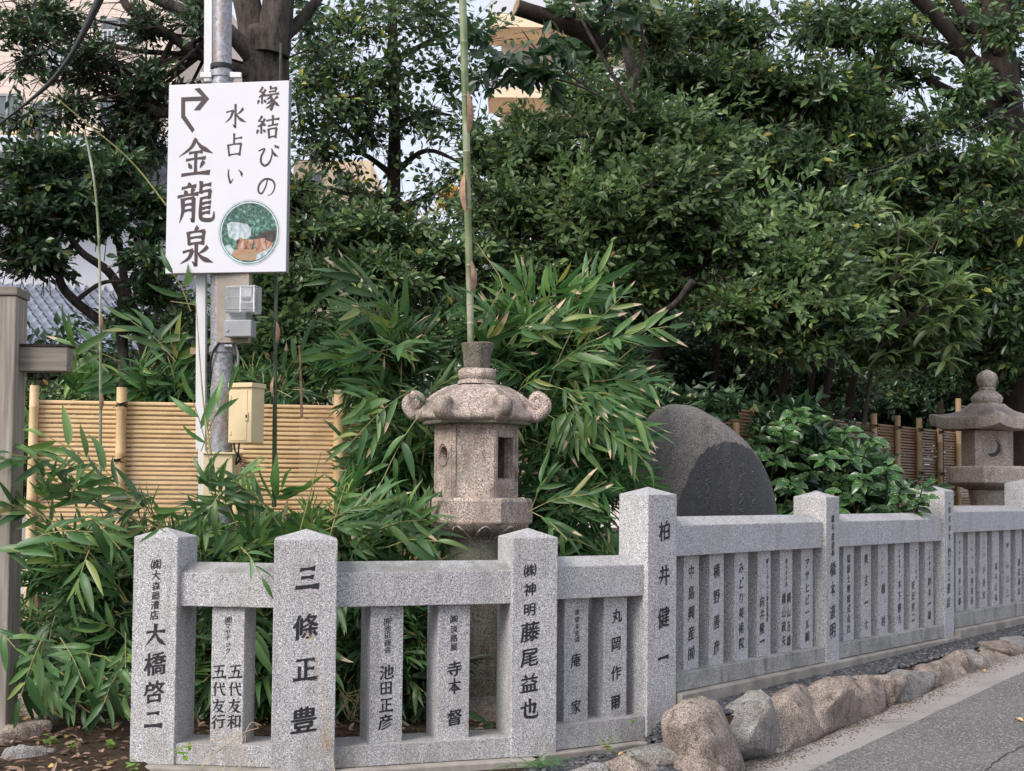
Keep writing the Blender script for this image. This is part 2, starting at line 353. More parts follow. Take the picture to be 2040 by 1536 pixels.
MT['leaf_camellia'] = leafmat('camellia_leaf', [(0, (0.02, 0.055, 0.022)), (0.5, (0.035, 0.085, 0.03)), (0.93, (0.06, 0.125, 0.04)), (1, (0.20, 0.22, 0.05))], 0.3, 0.6, trans=0.2)
MT['leaf_laurel'] = leafmat('laurel_leaf', [(0, (0.028, 0.068, 0.025)), (0.5, (0.072, 0.142, 0.045)), (0.9, (0.14, 0.225, 0.066)), (0.985, (0.20, 0.27, 0.08)), (1, (0.45, 0.3, 0.06))], 0.33, 0.6, trans=0.22)
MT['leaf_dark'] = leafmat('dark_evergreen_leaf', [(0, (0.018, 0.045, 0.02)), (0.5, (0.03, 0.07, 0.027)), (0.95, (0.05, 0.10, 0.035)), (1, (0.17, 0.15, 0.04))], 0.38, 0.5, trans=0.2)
MT['leaf_canopy'] = leafmat('canopy_leaf', [(0, (0.022, 0.055, 0.022)), (0.5, (0.052, 0.105, 0.036)), (0.9, (0.10, 0.17, 0.05)), (0.97, (0.15, 0.18, 0.04)), (1, (0.35, 0.33, 0.05))], 0.38, 0.5, trans=0.28)
MT['leaf_light'] = leafmat('pale_green_leaf', [(0, (0.08, 0.14, 0.045)), (0.6, (0.13, 0.20, 0.065)), (1, (0.19, 0.27, 0.09))], 0.4, 0.5, 'object', trans=0.28)
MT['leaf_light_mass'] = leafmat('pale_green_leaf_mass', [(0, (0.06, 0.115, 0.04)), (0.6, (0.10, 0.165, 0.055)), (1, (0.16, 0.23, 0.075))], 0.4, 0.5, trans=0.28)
MT['leaf_aucuba'] = leafmat('spotted_aucuba_leaf', [(0, (0.035, 0.095, 0.035)), (1, (0.07, 0.16, 0.05))], 0.25, 0.6, 'object', 0.2, spots=(0.42, 0.50, 0.17))
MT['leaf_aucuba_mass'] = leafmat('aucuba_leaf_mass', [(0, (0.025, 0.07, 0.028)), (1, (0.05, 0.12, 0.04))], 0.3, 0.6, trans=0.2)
MT['leaf_weed'] = leafmat('weed_leaf', [(0, (0.10, 0.22, 0.04)), (1, (0.22, 0.34, 0.06))], 0.5, 0.4, trans=0.35)
MT['leaf_autumn'] = leafmat('autumn_leaf', [(0, (0.45, 0.22, 0.05)), (0.5, (0.55, 0.38, 0.10)), (1, (0.25, 0.33, 0.08))], 0.5, 0.4, trans=0.35)
MT['leaf_litter'] = leafmat('fallen_leaf', [(0, (0.10, 0.06, 0.042)), (0.5, (0.19, 0.12, 0.085)), (0.9, (0.30, 0.20, 0.15)), (1, (0.45, 0.33, 0.12))], 0.7, 0.3, trans=0.1)
MT['leaf_fallen_one'] = simple('tan_fallen_leaf', (0.55, 0.36, 0.16), 0.6, 0.3, 0.25, 30, 0.1)

# ---------------------------------------------------------------- plan of the place
Z3 = Vector((0, 0, 1))
PX = {1: Vector((-1.938, 7.64, 0)), 2: Vector((-1.138, 7.55, 0)), 3: Vector((0.098, 8.007, 0)), 4: Vector((0.857, 8.511, 0))}
DIR = Vector((0.6297, 0.7769, 0)); NRM = Vector((0.7769, -0.6297, 0))      # along the street fence, towards the street
STEP = 2.322
for k in range(5, 12): PX[k] = PX[4] + DIR * STEP * (k - 4)
def TQ(t, q, z=0): return PX[4] + DIR * t + NRM * q + Z3 * z
def tq_of(v): d = Vector((v[0], v[1], 0)) - PX[4]; return d.dot(DIR), d.dot(NRM)
def road_z(t): return -0.15 + 0.057 * max(-8, min(t, 30))
def grav_z(t): 
    k = min(max((t + 0.28) / 0.4, 0), 1); k = k * k * (3 - 2 * k)
    return -0.055 + k * (0.20 + 0.013 * max(t, 0))
def ground_z(x, y):
    t, q = tq_of((x, y))
    if t > -0.1: inside = q < 0
    else:
        if x < 0.857: fy = float(np.interp(x, [-1.938, -1.138, 0.098, 0.857], [7.64, 7.55, 8.007, 8.511]))
        else: fy = 8.5
        inside = y > fy - 0.02
    if inside: return 0.0 + 0.02 * noise.noise(Vector((x * 1.5, y * 1.5, 0)))
    if x < -1.938 and y > 6.2: return 0.02 * noise.noise(Vector((x * 1.5, y * 1.5, 0))) - 0.01
    if t > -0.6:
        if q < 0.50: return grav_z(t) - 0.012
        return road_z(t) - 0.02
    k = min(max((t + 1.6) / 1.0, 0), 1)
    return (-0.075) * (1 - k) + (road_z(t) - 0.02 if q > 0.6 else -0.07) * k

gx = np.concatenate([[-400, -150, -60, -30, -15, -8], np.arange(-5, 8, 0.10), np.arange(8, 20, 0.5), [22, 26, 32, 45, 70, 150, 400]])
gy = np.concatenate([[-200, -60, -20, -8, -2, 2, 4], np.arange(5, 16, 0.10), np.arange(16, 30, 0.5), [34, 40, 50, 70, 120, 250, 600, 1500]])
V = [(x, y, ground_z(x, y)) for y in gy for x in gx]; n = len(gx)
Fq = [(j * n + i, j * n + i + 1, (j + 1) * n + i + 1, (j + 1) * n + i) for j in range(len(gy) - 1) for i in range(n - 1)]
g = raw_mesh('ground', V, Fq, MT['soil'], smooth=True); g['kind'] = 'structure'

# road and worn concrete strip, both sheets rising with the street
def sheet(name, q0, q1, dz, mat, wob=0.0, t0=-7, t1=34):
    vs, fs = [], []; N = 160; Qn = 10
    for i in range(N + 1):
        t = t0 + (t1 - t0) * (i / N) ** 1.6
        for j in range(Qn + 1):
            q = q0 + (q1 - q0) * (j / Qn) ** 1.5
            if j == 0: q += wob * (noise.noise(Vector((t * 2.5, 3, 0))) + 0.5 * noise.noise(Vector((t * 9, 3, 0))))
            z = road_z(t) + dz + 0.006 * noise.noise(Vector((t, q, 1.0)))
            vs.append(TQ(t, q, z))
    n = Qn + 1
    for i in range(N):
        for j in range(Qn): fs.append((i * n + j, i * n + j + 1, (i + 1) * n + j + 1, (i + 1) * n + j))
    o = raw_mesh(name, vs, fs, mat, smooth=True); o['kind'] = 'structure'
    return o
sheet('pavement_strip', 0.52, 1.6, 0.0, MT['strip'])
sheet('road', 1.0, 9.0, 0.012, MT['asphalt'], 0.02)

def crack(pts, wd):
    vs, fs = [], []
    cp = []
    for a, b in pts:
        d = ray(a, b); t_ = 3
        for _ in range(30): p = EYE + d * ((road_z(t_) + .0165 - 1.5) / d.z); t_ = tq_of(p)[0]
        cp.append(p)
    cp = curve_pts(cp, 14)
    for i, p in enumerate(cp):
        q = NRM * (wd * (.6 + .8 * abs(noise.noise(p * 7)))); j = NRM * .02 * noise.noise(p * 9) ; vs += [p - q + j, p + q + j]
    for i in range(len(cp) - 1): fs.append((2 * i, 2 * i + 1, 2 * i + 3, 2 * i + 2))
    o = MB().add(vs, fs).build('road_seam', simple('dark_bitumen_seam', (.055, .052, .05), .9, .2, .3, 30, 0)); o['kind'] = 'structure'
crack([(1748, 1436), (1820, 1432), (1900, 1434), (2000, 1445), (2080, 1456)], .008)
crack([(1955, 1545), (1985, 1515), (2030, 1490), (2080, 1470)], .006)

# ---------------------------------------------------------------- lettering
GLYPH = {}
def glyph(ch):
    if ch not in GLYPH:
        c = bpy.data.curves.new('glyph', 'FONT'); c.body = ch; c.size = 1; c.resolution_u = 3
        o = bpy.data.objects.new('glyph', c); COL.objects.link(o)
        me = bpy.data.meshes.new_from_object(o)
        vs = [(v.co.x - 0.5, v.co.y - 0.385) for v in me.vertices]; fs = [tuple(p.vertices) for p in me.polygons]
        if ch in 'ッー': pass
        bpy.data.objects.remove(o); bpy.data.curves.remove(c); bpy.data.meshes.remove(me)
        GLYPH[ch] = (vs, fs)
    return GLYPH[ch]

# brush strokes (kind, points) in a 100 x 100 box; widths swell and taper like a written stroke
_ITO = [('l', (26, 98), (20, 88), (10, 80)), ('h', (11, 80), (26, 74)), ('l', (38, 86), (28, 70), (12, 58)), ('h', (10, 57), (38, 62)), ('d', (31, 70), (40, 58)), ('l', (10, 42), (4, 26)), ('v', (23, 58), (24, 28)), ('d', (32, 44), (40, 32))]
BRUSH = {
 '金': [('l', (50, 99), (36, 76), (4, 54)), ('r', (50, 96), (66, 76), (97, 58)), ('h', (32, 62), (68, 64)), ('h', (24, 44), (76, 47)), ('v', (50, 63), (50, 8)), ('d', (30, 36), (38, 21)), ('l', (72, 38), (62, 21)), ('H', (12, 5), (88, 8))],
 '龍': [('d', (30, 99), (33, 89)), ('h', (13, 85), (48, 89)), ('d', (20, 80), (25, 71)), ('l', (42, 83), (37, 71)), ('h', (3, 65), (54, 70)), ('l', (15, 59), (16, 28), (8, 1)), ('h', (16, 57), (43, 60)), ('k', (43, 60), (43, 8), (36, 11)), ('h', (18, 43), (42, 45)), ('h', (18, 29), (42, 31)),
        ('v', (62, 99), (61, 71)), ('h', (63, 88), (86, 91)), ('h', (61, 73), (85, 76)), ('v', (85, 76), (83, 59)), ('h', (61, 57), (84, 60)), ('c', (62, 57), (61, 18), (68, 6), (92, 6), (96, 24)), ('h', (66, 45), (86, 47)), ('h', (66, 33), (85, 35)), ('h', (66, 21), (84, 23))],
 '泉': [('l', (53, 99), (44, 87)), ('v', (28, 86), (31, 55)), ('h', (28, 85), (70, 88)), ('v', (70, 88), (67, 54)), ('h', (30, 71), (68, 73)), ('h', (31, 56), (67, 58)), ('k', (50, 57), (50, 5), (39, 12)), ('h', (15, 36), (40, 40)), ('l', (40, 40), (30, 20), (8, 7)), ('l', (80, 47), (70, 38), (56, 31)), ('r', (53, 34), (68, 18), (96, 6))],
 '水': [('k', (50, 98), (50, 6), (38, 13)), ('h', (10, 66), (40, 71)), ('l', (40, 71), (28, 42), (4, 20)), ('l', (84, 78), (72, 64), (56, 54)), ('r', (52, 60), (68, 36), (99, 17))],
 '占': [('v', (46, 99), (46, 54)), ('h', (47, 76), (80, 80)), ('v', (20, 52), (26, 5)), ('h', (21, 51), (77, 55)), ('v', (77, 55), (71, 5)), ('h', (26, 9), (72, 12))],
 'い': [('c', (18, 80), (17, 52), (26, 18), (30, 16), (42, 34)), ('r', (68, 76), (82, 60), (86, 40))],
 'び': [('c', (6, 76), (34, 84), (20, 54), (18, 26), (36, 8), (58, 24), (68, 56), (66, 84)), ('r', (66, 84), (76, 60), (96, 44)), ('d', (80, 99), (87, 86)), ('d', (92, 94), (98, 82))],
 'の': [('c', (54, 84), (46, 50), (26, 16), (9, 30), (14, 62), (42, 86), (78, 78), (92, 48), (78, 14), (56, 4))],
 '縁': _ITO + [('l', (62, 99), (58, 86)), ('h', (59, 88), (86, 91)), ('l', (86, 91), (80, 77)), ('h', (54, 75), (84, 77)), ('h', (44, 61), (97, 66)), ('l', (66, 62), (56, 50), (42, 42)), ('k', (62, 52), (76, 30), (66, 2), (56, 8)), ('l', (68, 42), (58, 32), (42, 24)), ('l', (72, 28), (58, 14), (40, 6)), ('l', (92, 54), (78, 42)), ('r', (74, 44), (84, 26), (100, 12))],
 '結': _ITO + [('h', (46, 78), (98, 83)), ('v', (72, 98), (72, 58)), ('h', (52, 56), (92, 60)), ('v', (54, 42), (58, 6)), ('h', (54, 42), (88, 45)), ('v', (88, 45), (84, 6)), ('h', (58, 10), (85, 12))],
 '大': [('h', (8, 62), (92, 67)), ('l', (50, 98), (46, 56), (6, 6)), ('r', (50, 60), (66, 30), (98, 6))],
 '三': [('h', (22, 84), (80, 88)), ('h', (26, 50), (74, 53)), ('H', (4, 10), (96, 14))],
 '二': [('h', (20, 76), (80, 80)), ('H', (4, 14), (96, 18))], '一': [('H', (2, 46), (98, 54))],
 '正': [('h', (14, 86), (88, 90)), ('v', (52, 88), (52, 10)), ('h', (54, 50), (84, 53)), ('v', (26, 60), (26, 10)), ('H', (2, 7), (98, 11))],
 '井': [('h', (14, 70), (88, 74)), ('h', (3, 38), (97, 42)), ('l', (35, 92), (34, 44), (12, 4)), ('v', (67, 97), (67, 0))],
 '本': [('h', (10, 68), (90, 72)), ('v', (50, 99), (50, 0)), ('l', (48, 67), (34, 40), (5, 18)), ('r', (52, 67), (66, 40), (97, 18)), ('h', (32, 24), (68, 26))],
 '木': [('h', (10, 68), (90, 72)), ('v', (50, 99), (50, 0)), ('l', (48, 67), (34, 40), (5, 18)), ('r', (52, 67), (66, 40), (97, 18))],
 '田': [('v', (14, 84), (18, 8)), ('h', (14, 84), (86, 87)), ('v', (86, 87), (82, 8)), ('v', (50, 85), (50, 12)), ('h', (17, 48), (84, 50)), ('h', (18, 12), (82, 14))],
 '中': [('v', (50, 99), (50, -2)), ('v', (13, 74), (18, 36)), ('h', (13, 73), (87, 77)), ('v', (87, 77), (81, 36)), ('h', (18, 40), (82, 42))],
 '也': [('h', (6, 54), (82, 72)), ('k', (82, 72), (76, 32), (66, 36)), ('v', (54, 98), (54, 30)), ('c', (30, 82), (29, 24), (38, 8), (88, 8), (96, 28))],
 '五': [('h', (14, 86), (86, 90)), ('l', (50, 88), (44, 50), (34, 10)), ('h', (22, 50), (76, 54)), ('v', (76, 54), (70, 10)), ('H', (2, 6), (98, 10))],
 '代': [('l', (30, 97), (20, 72), (4, 54)), ('v', (22, 66), (22, 2)), ('h', (36, 60), (90, 68)), ('c', (56, 96), (64, 50), (76, 20), (90, 6), (96, 22)), ('d', (76, 92), (86, 80))],
 '友': [('h', (10, 74), (88, 79)), ('l', (42, 98), (36, 60), (6, 14)), ('h', (34, 54), (74, 57)), ('l', (74, 57), (56, 24), (22, 2)), ('r', (36, 44), (60, 18), (96, 3))],
 '吉': [('h', (12, 80), (88, 84)), ('v', (50, 99), (50, 56)), ('h', (24, 55), (76, 58)), ('v', (24, 40), (28, 4)), ('h', (24, 40), (76, 43)), ('v', (76, 43), (72, 4)), ('h', (28, 8), (73, 10))],
 '太': [('h', (8, 64), (92, 68)), ('l', (50, 98), (46, 56), (6, 6)), ('r', (50, 60), (66, 30), (98, 6)), ('d', (40, 22), (50, 8))],
 '山': [('v', (50, 96), (50, 14)), ('v', (14, 64), (16, 12)), ('h', (16, 12), (84, 15)), ('v', (86, 66), (85, 10))],
}
BW = {'h': (5.6, 4.2, 4.4, 7.6), 'H': (6.5, 5.4, 5.8, 10), 'v': (7.6, 6.0, 6.0, 6.8), 'k': (7.6, 6.2, 7.2, 1.2), 'l': (8, 7.2, 5.2, 1.0), 'r': (2.6, 6.0, 9.8, 1.0), 'd': (1.6, 6, 8.6, 4), 'c': (4.5, 7.0, 7.4, 2.0)}
def brush_polys(ch, fat):
    out = []
    for st in BRUSH[ch]:
        kd, pts = st[0], [Vector((x, y, 0)) for x, y in st[1:]]
        if kd in 'hH' and len(pts) == 2: pts = [pts[0], pts[0].lerp(pts[1], .5) + Vector((0, 1.2, 0)), pts[1]]
        if kd == 'k': pts = pts[:-1] + [pts[-2] + Vector((-2, -3, 0)), pts[-1]]
        cp = curve_pts(pts, 5) if len(pts) > 2 else [pts[0].lerp(pts[1], i / 6) for i in range(7)]
        n = len(cp); wd = lerp_list(BW[kd], n); L_, R_ = [], []
        for i, p in enumerate(cp):
            t = (cp[min(i + 1, n - 1)] - cp[max(i - 1, 0)]).normalized(); q = Vector((-t.y, t.x, 0)); w_ = wd[i] * fat / 2
            e = t * (w_ * (-.45 if i == 0 else .45 if i == n - 1 else 0))
            L_.append(p + q * w_ + (e if i else e * .2)); R_.append(p - q * w_ + (e * .3 if i == n - 1 else e))
        vs = [((v.x - 50) / 100, (v.y - 48) / 100) for v in L_ + R_]
        out.append((vs, [(i, i + 1, n + i + 1, n + i) for i in range(n - 1)]))
    return out
def write(mb, O, N, U, chars, nib=0.020, lift=0.12, off=0.0014, aspect=1.0, mat_sign=False):
    """chars: (char, px, py, height_px[, aspect]) on the plane through O with normal N and rightward vector U"""
    for i, ch in enumerate(chars):
        asp = ch[4] if len(ch) > 4 else aspect
        c = hit(ch[1], ch[2], O, N); s = ch[3] * c.y / F / 0.92
        if ch[0] in BRUSH:
            fat = 1.38 if mat_sign else (2.7 if ch[0] in '三二一' else 2.1 if ch[3] > 32 else 1.8)
            for j, (vs, fs) in enumerate(brush_polys(ch[0], fat)):
                mb.add([c + U * (x * s * .95 * asp) + Z3 * ((y * .95 + lift * .35 * x) * s) + N * (off + 0.00008 * j) for x, y in vs], fs)
            continue
        vs, fs = glyph(ch[0])
        for j, k in enumerate((-1, -0.33, 0.33, 1)):
            pts = []
            for x, y in vs:
                # brush feel: strokes swell towards the lower right, lines climb to the right
                x2 = x + k * nib + 0.012 * math.sin(7 * y + i); y2 = y + lift * x + k * nib * 0.75 + 0.010 * math.sin(6 * x + 2 * i)
                pts.append(c + U * (x2 * s * asp) + Z3 * (y2 * s) + N * (off + 0.00012 * j))
            mb.add(pts, fs)
    return mb

# ---------------------------------------------------------------- granite street fence
fence = thing('stone_fence', (PX[2].x, PX[2].y, 0), 'curved pale grey granite shrine fence of square posts, slim pillars and rails with black inscriptions', 'fence')
def frame(yaw):
    return Vector((math.cos(yaw), math.sin(yaw), 0)), Vector((math.sin(yaw), -math.cos(yaw), 0))
def yaw_of(d): return math.atan2(d.y, d.x)
YS = yaw_of(DIR)
def post(c, yaw, wd, dp, zb, zs, za, chars=None, nib=0.02, groove=None, label=None):
    U, N = frame(yaw); mb = MB(); h = 0.012
    q = [(-wd / 2, -dp / 2), (wd / 2, -dp / 2), (wd / 2, dp / 2), (-wd / 2, dp / 2)]
    def pt(x, y, z): return Vector((c.x, c.y, 0)) + U * x - N * y + Z3 * z
    vs = [pt(x, y, zb) for x, y in q] + [pt(x, y, zs) for x, y in q] + [pt(0, 0, za)]
    mb.add(vs, [(3, 2, 1, 0), (0, 1, 5, 4), (1, 2, 6, 5), (2, 3, 7, 6), (3, 0, 4, 7), (4, 5, 8), (5, 6, 8), (6, 7, 8), (7, 4, 8)])
    o = mb.build('post', MT['granite'], fence, bevel=0.005, label=label)
    O = Vector((c.x, c.y, 0)) + N * (dp / 2)
    if groove:                                    # shallow curved chisel line over the writing
        gm = MB(); gc = hit(groove[0], groove[1], O, N); hw = groove[2] * gc.y / F / 2
        pts = [gc + U * (hw * x) + Z3 * (0.006 * (x * x - 1)) + N * 0.0005 for x in LS(-1, 1, 9)]
        gm.tube(pts, [0.0012] * 9, 5); gm.build('chisel_line', MT['granite_sill'], o)
    for ch in chars or []: write(MB(), O, N, U, [ch], nib).build('painted_character', MT['ink'], o)
    return o
K = '㈱'
post(PX[1], R(-10.8), .262, .262, -.02, 1.226, 1.276, [(K, 311, 1124, 21), ('大', 311, 1147, 20), ('森', 311, 1167, 16.5), ('廻', 310, 1186, 16), ('漕', 309, 1205, 16.5), ('店', 308, 1225, 18),
     ('大', 310, 1266, 44), ('橋', 309, 1322, 44), ('啓', 307, 1378, 42), ('二', 305, 1433, 38)], .022)
post(PX[2], R(8.6), .341, .30, -.03, 1.224, 1.278, [('三', 612, 1152, 46), ('條', 609, 1248, 48), ('正', 608, 1334, 46), ('豊', 605, 1434, 50)], .026, (614, 1124, 66), 'broad post with four large black characters')
post(PX[3], R(19), .278, .278, -.03, 1.231, 1.283, [(K, 1056, 1136, 25), ('神', 1056, 1174, 25), ('明', 1055, 1214, 25), ('藤', 1056, 1258, 38), ('尾', 1055, 1309, 36), ('益', 1054, 1361, 36), ('也', 1054, 1412, 38)], .024, (1063, 1114, 52))
post(PX[4], R(39.7), .256, .256, -.06, 1.487, 1.534, [('柏', 1324, 1057, 38, .8), ('井', 1323, 1146, 38, .8), ('健', 1322, 1229, 40, .8), ('一', 1321, 1311, 34, .85)], .026, (1325, 1029, 34), 'tall corner post with four large black characters')
post(PX[5], YS, .221, .273, .235, 1.478, 1.523, [('橋', 1659, 1033, 15, .8), ('本', 1659, 1050, 15, .8), ('建', 1659, 1069, 15, .8), ('設', 1659, 1086, 15, .8), (K, 1659, 1101, 13, .8),
     ('橋', 1659, 1133, 28, .85), ('本', 1659, 1174, 27, .85), ('道', 1658.5, 1219, 27, .85), ('明', 1658.5, 1256, 30, .85)], .024)
post(PX[6], YS, .21, .266, .235, 1.538, 1.582, [(c, 1891.5, y, 12.5, .9) for c, y in zip('株式会社', (1016, 1034, 1052, 1069))] + [('竹', 1891, 1100, 20, .8), ('中', 1890.5, 1123, 20, .8), ('工', 1890.5, 1149, 18, .8), ('務', 1890, 1172, 20, .8), ('店', 1889.5, 1200, 20, .8)], .024)
post(PX[7], YS, .25, .28, .29, 1.63, 1.675)
for _k in (8, 9, 10): post(PX[_k], YS, .25, .28, .29, 1.63, 1.675)

def seg_box(name, a, b, f0, f1, z0, z1, mat, e0=0.0, e1=0.0, bevel=0.004, chamfer=0, d0=0):
    """beam from a to b; f0..f1 offsets along the outward normal"""
    d = (b - a).normalized(); N = Vector((d.y, -d.x, 0)); a = a + d * e0; b = b - d * e1
    prof = [(f0, z0), (f1, z0), (f1, z1 - chamfer * 0.0)]
    if chamfer: prof += [((f0 + f1) / 2, z1 + chamfer), (f0, z1)]
    else: prof += [(f0, z1)]
    n = len(prof); vs = [p + N * f + Z3 * z for p in (a, b) for f, z in prof]
    fs = [tuple(range(n)), tuple(range(n, 2 * n))[::-1]] + [(k, (k + 1) % n, n + (k + 1) % n, n + k) for k in range(n)]
    return MB().add(vs, fs).build(name, mat, fence, bevel=bevel)

SEGS = [  # a, b, rail z0,z1, sill z0,z1, end insets
    (1, 2, .846, 1.031, -.018, .097, .13, .16), (2, 3, .849, 1.041, -.028, .088, .165, .13), (3, 4, .865, 1.056, -.010, .136, .13, .14),
    (4, 5, 1.098, 1.291, .250, .362, .13, .108), (5, 6, 1.098, 1.290, .252, .362, .108, .108), (6, 7, 1.165, 1.350, .312, .443, .108, .12), (7, 8, 1.165, 1.350, .312, .443, .12, .12), (8, 9, 1.165, 1.350, .312, .443, .12, .12), (9, 10, 1.165, 1.350, .312, .443, .12, .12)]
for a, b, r0, r1, s0, s1, ea, eb in SEGS:
    seg_box('top_rail', PX[a], PX[b], -.10, .105, r0, r1, MT['granite_top' if a < 3 else 'granite'], ea - .02, eb - .02, chamfer=.056)
    seg_box('sill_rail', PX[a], PX[b], -.16, .125, s0, s1, MT['granite' if a < 4 else 'granite_sill'], ea - .02, eb - .02)
seg_box('foundation', PX[1] - (PX[2] - PX[1]).normalized() * .22, PX[2], -.25, .20, -.5, -.020, MT['concrete'], bevel=.01)
seg_box('foundation', PX[2], PX[3], -.25, .20, -.5, -.031, MT['concrete'], bevel=.01)
seg_box('foundation', PX[3], PX[4], -.25, .19, -.5, -.013, MT['concrete'], 0, .12, bevel=.01)
seg_box('foundation', PX[4], PX[6], -.25, .185, -.5, .247, MT['concrete'], .118, -.115, bevel=.01)
seg_box('foundation', PX[6], PX[10], -.25, .185, -.5, .309, MT['concrete'], .120, 0, bevel=.01)

def pillar(a, b, pxc, pyc, wd, dp, off, z0, z1, chars=None, nib=.02, soft=False):
    d = (PX[b] - PX[a]).normalized(); N = Vector((d.y, -d.x, 0)); yaw = yaw_of(d)
    c = hit(pxc, pyc, PX[a] + N * off, N) - N * (dp / 2); c.z = 0
    m = MB(); m.box(c + Z3 * ((z0 + z1) / 2), (wd, dp, z1 - z0), yaw); o = m.build('pillar', MT['granite'], fence, bevel=.004)
    if chars:
        big = [x for x in chars if x[3] >= (18 if a < 4 else 12)]; small = [x for x in chars if x not in big]
        for lst, mt in ((big, 'ink'), (small, 'ink_soft')):
            for ch in lst: write(MB(), PX[a] + N * off, N, d, [ch], nib).build('painted_character', MT[mt], o)
    return o
S1 = [(K, 455, 1235, 14)] + [(c, 454, y, 11) for c, y in zip('マヤチック', (1247, 1259, 1270, 1283, 1296))] + \
     [(c, x - (y - 1338) * .02, y, 27) for x, l in ((437, '五代友行'), (469, '五代友和')) for c, y in zip(l, (1338, 1373, 1407, 1437))]
pillar(1, 2, 453, 1340, .186, .21, .075, .09, .85, S1)
pillar(2, 3, 770, 1340, .190, .22, .06, .08, .855, [('㈲', 772, 1237, 15)] + [(c, 772, y, 13.5) for c, y in zip('池田商会', (1252, 1266, 1280, 1294))] + [(c, x, y, 28) for c, x, y in zip('池田正彦', (770, 769, 769, 768), (1339, 1371, 1405, 1438))], .024)
pillar(2, 3, 904, 1340, .190, .22, .06, .08, .855, [(K, 904, 1233, 15)] + [(c, 904, y, 14.5) for c, y in zip('淡路屋', (1253, 1271, 1288))] + [('寺', 905, 1332, 29), ('本', 905, 1367, 29), ('督', 905, 1429, 31)], .024)
pillar(3, 4, 1148, 1315, .178, .22, .055, .12, .87, [(c, 1149.5, y, 11.5) for c, y in zip('茶道未生流', (1220, 1234, 1248, 1261, 1273))] + [('庵', 1147, 1315, 27, .85), ('家', 1147, 1408, 27, .85)], .022)
pillar(3, 4, 1226, 1310, .178, .22, .055, .12, .87, [(c, x, y, 28, .85) for c, x, y in zip('丸岡作爾', (1229, 1227, 1227, 1226), (1226, 1282, 1340, 1398))], .024)
def colm(s, x, y0, y1, h, asp=.85):
    n = len(s); return [(c, x, y0 + (y1 - y0) * i / max(n - 1, 1), h, asp) for i, c in enumerate(s)]
AP = [(1377.4, colm('中島興産㈲', 1377, 1140, 1301, 27)), (1427.8, colm('横野善彦', 1427.5, 1137, 1289, 27)), (1477, colm('みどり美術院', 1476.5, 1131, 1281, 22)),
      (1522.6, colm('向井隆一', 1518, 1198, 1278, 22) + colm('㈱クミホシハス運送営業所', 1528.5, 1118, 1234, 9.5)),
      (1566.4, colm('横山金工店', 1566.5, 1118, 1163, 8.5) + colm('横山吉雄', 1571.3, 1191, 1276, 21, .75) + colm('横山政夫', 1561.2, 1193, 1276, 21, .75)),
      (1608, colm('アサヒビール㈱', 1608, 1122, 1268, 20))]
for x, ch in AP: pillar(4, 5, x, 1220, .188, .21, .055, .35, 1.105, ch, .026)
BP = [(1691, colm('塩屋土地株式会社', 1690.5, 1113, 1252, 17)), (1725.6, colm('奥吉一太', 1725.3, 1113, 1245, 20)), (1759.6, colm('下つ山田', 1757, 1102, 1141, 7) + colm('植村', 1759.5, 1172, 1237, 20)),
      (1791.7, colm('中央通商会', 1791.5, 1098, 1138, 7) + colm('木下勝太', 1791.7, 1164, 1234, 18)), (1822, colm('神戸ビル管理', 1825, 1097, 1150, 7) + colm('安田幸二', 1819, 1166, 1230, 17)),
      (1851.5, colm('元町商会', 1851.7, 1100, 1133, 7.5) + colm('鈴木一雄', 1851.5, 1158, 1225, 17))]
for x, ch in BP: pillar(5, 6, x, 1180, .188, .21, .055, .35, 1.105, ch, .026)
CPL = [(1912, colm('南山商会', 1911.5, 1080, 1112, 6.5) + colm('田中正郎', 1911.5, 1139, 1198, 15)), (1936, colm('元町会', 1936, 1080, 1110, 6.5) + colm('木内末谷', 1936, 1138, 1196, 15)),
       (1960, colm('山手会', 1960, 1078, 1105, 6.5) + colm('小谷宏', 1960, 1135, 1185, 14)), (1984, colm('高木正弘', 1984, 1128, 1190, 14)), (2007, colm('峠', 2007, 1086, 1086, 13) + colm('山口三', 2007, 1126, 1182, 14)), (2030, colm('渡辺商店', 2030, 1120, 1178, 14))]
for x, ch in CPL: pillar(6, 7, x, 1140, .188, .21, .055, .43, 1.17, ch, .028)
for k in range(18):
    c = PX[7 + k // 6] + DIR * (.26 + .36 * (k % 6)); m = MB(); m.box(c + Z3 * .8 - NRM * .03, (.188, .21, .74), YS); m.build('pillar', MT['granite'], fence, bevel=.004)

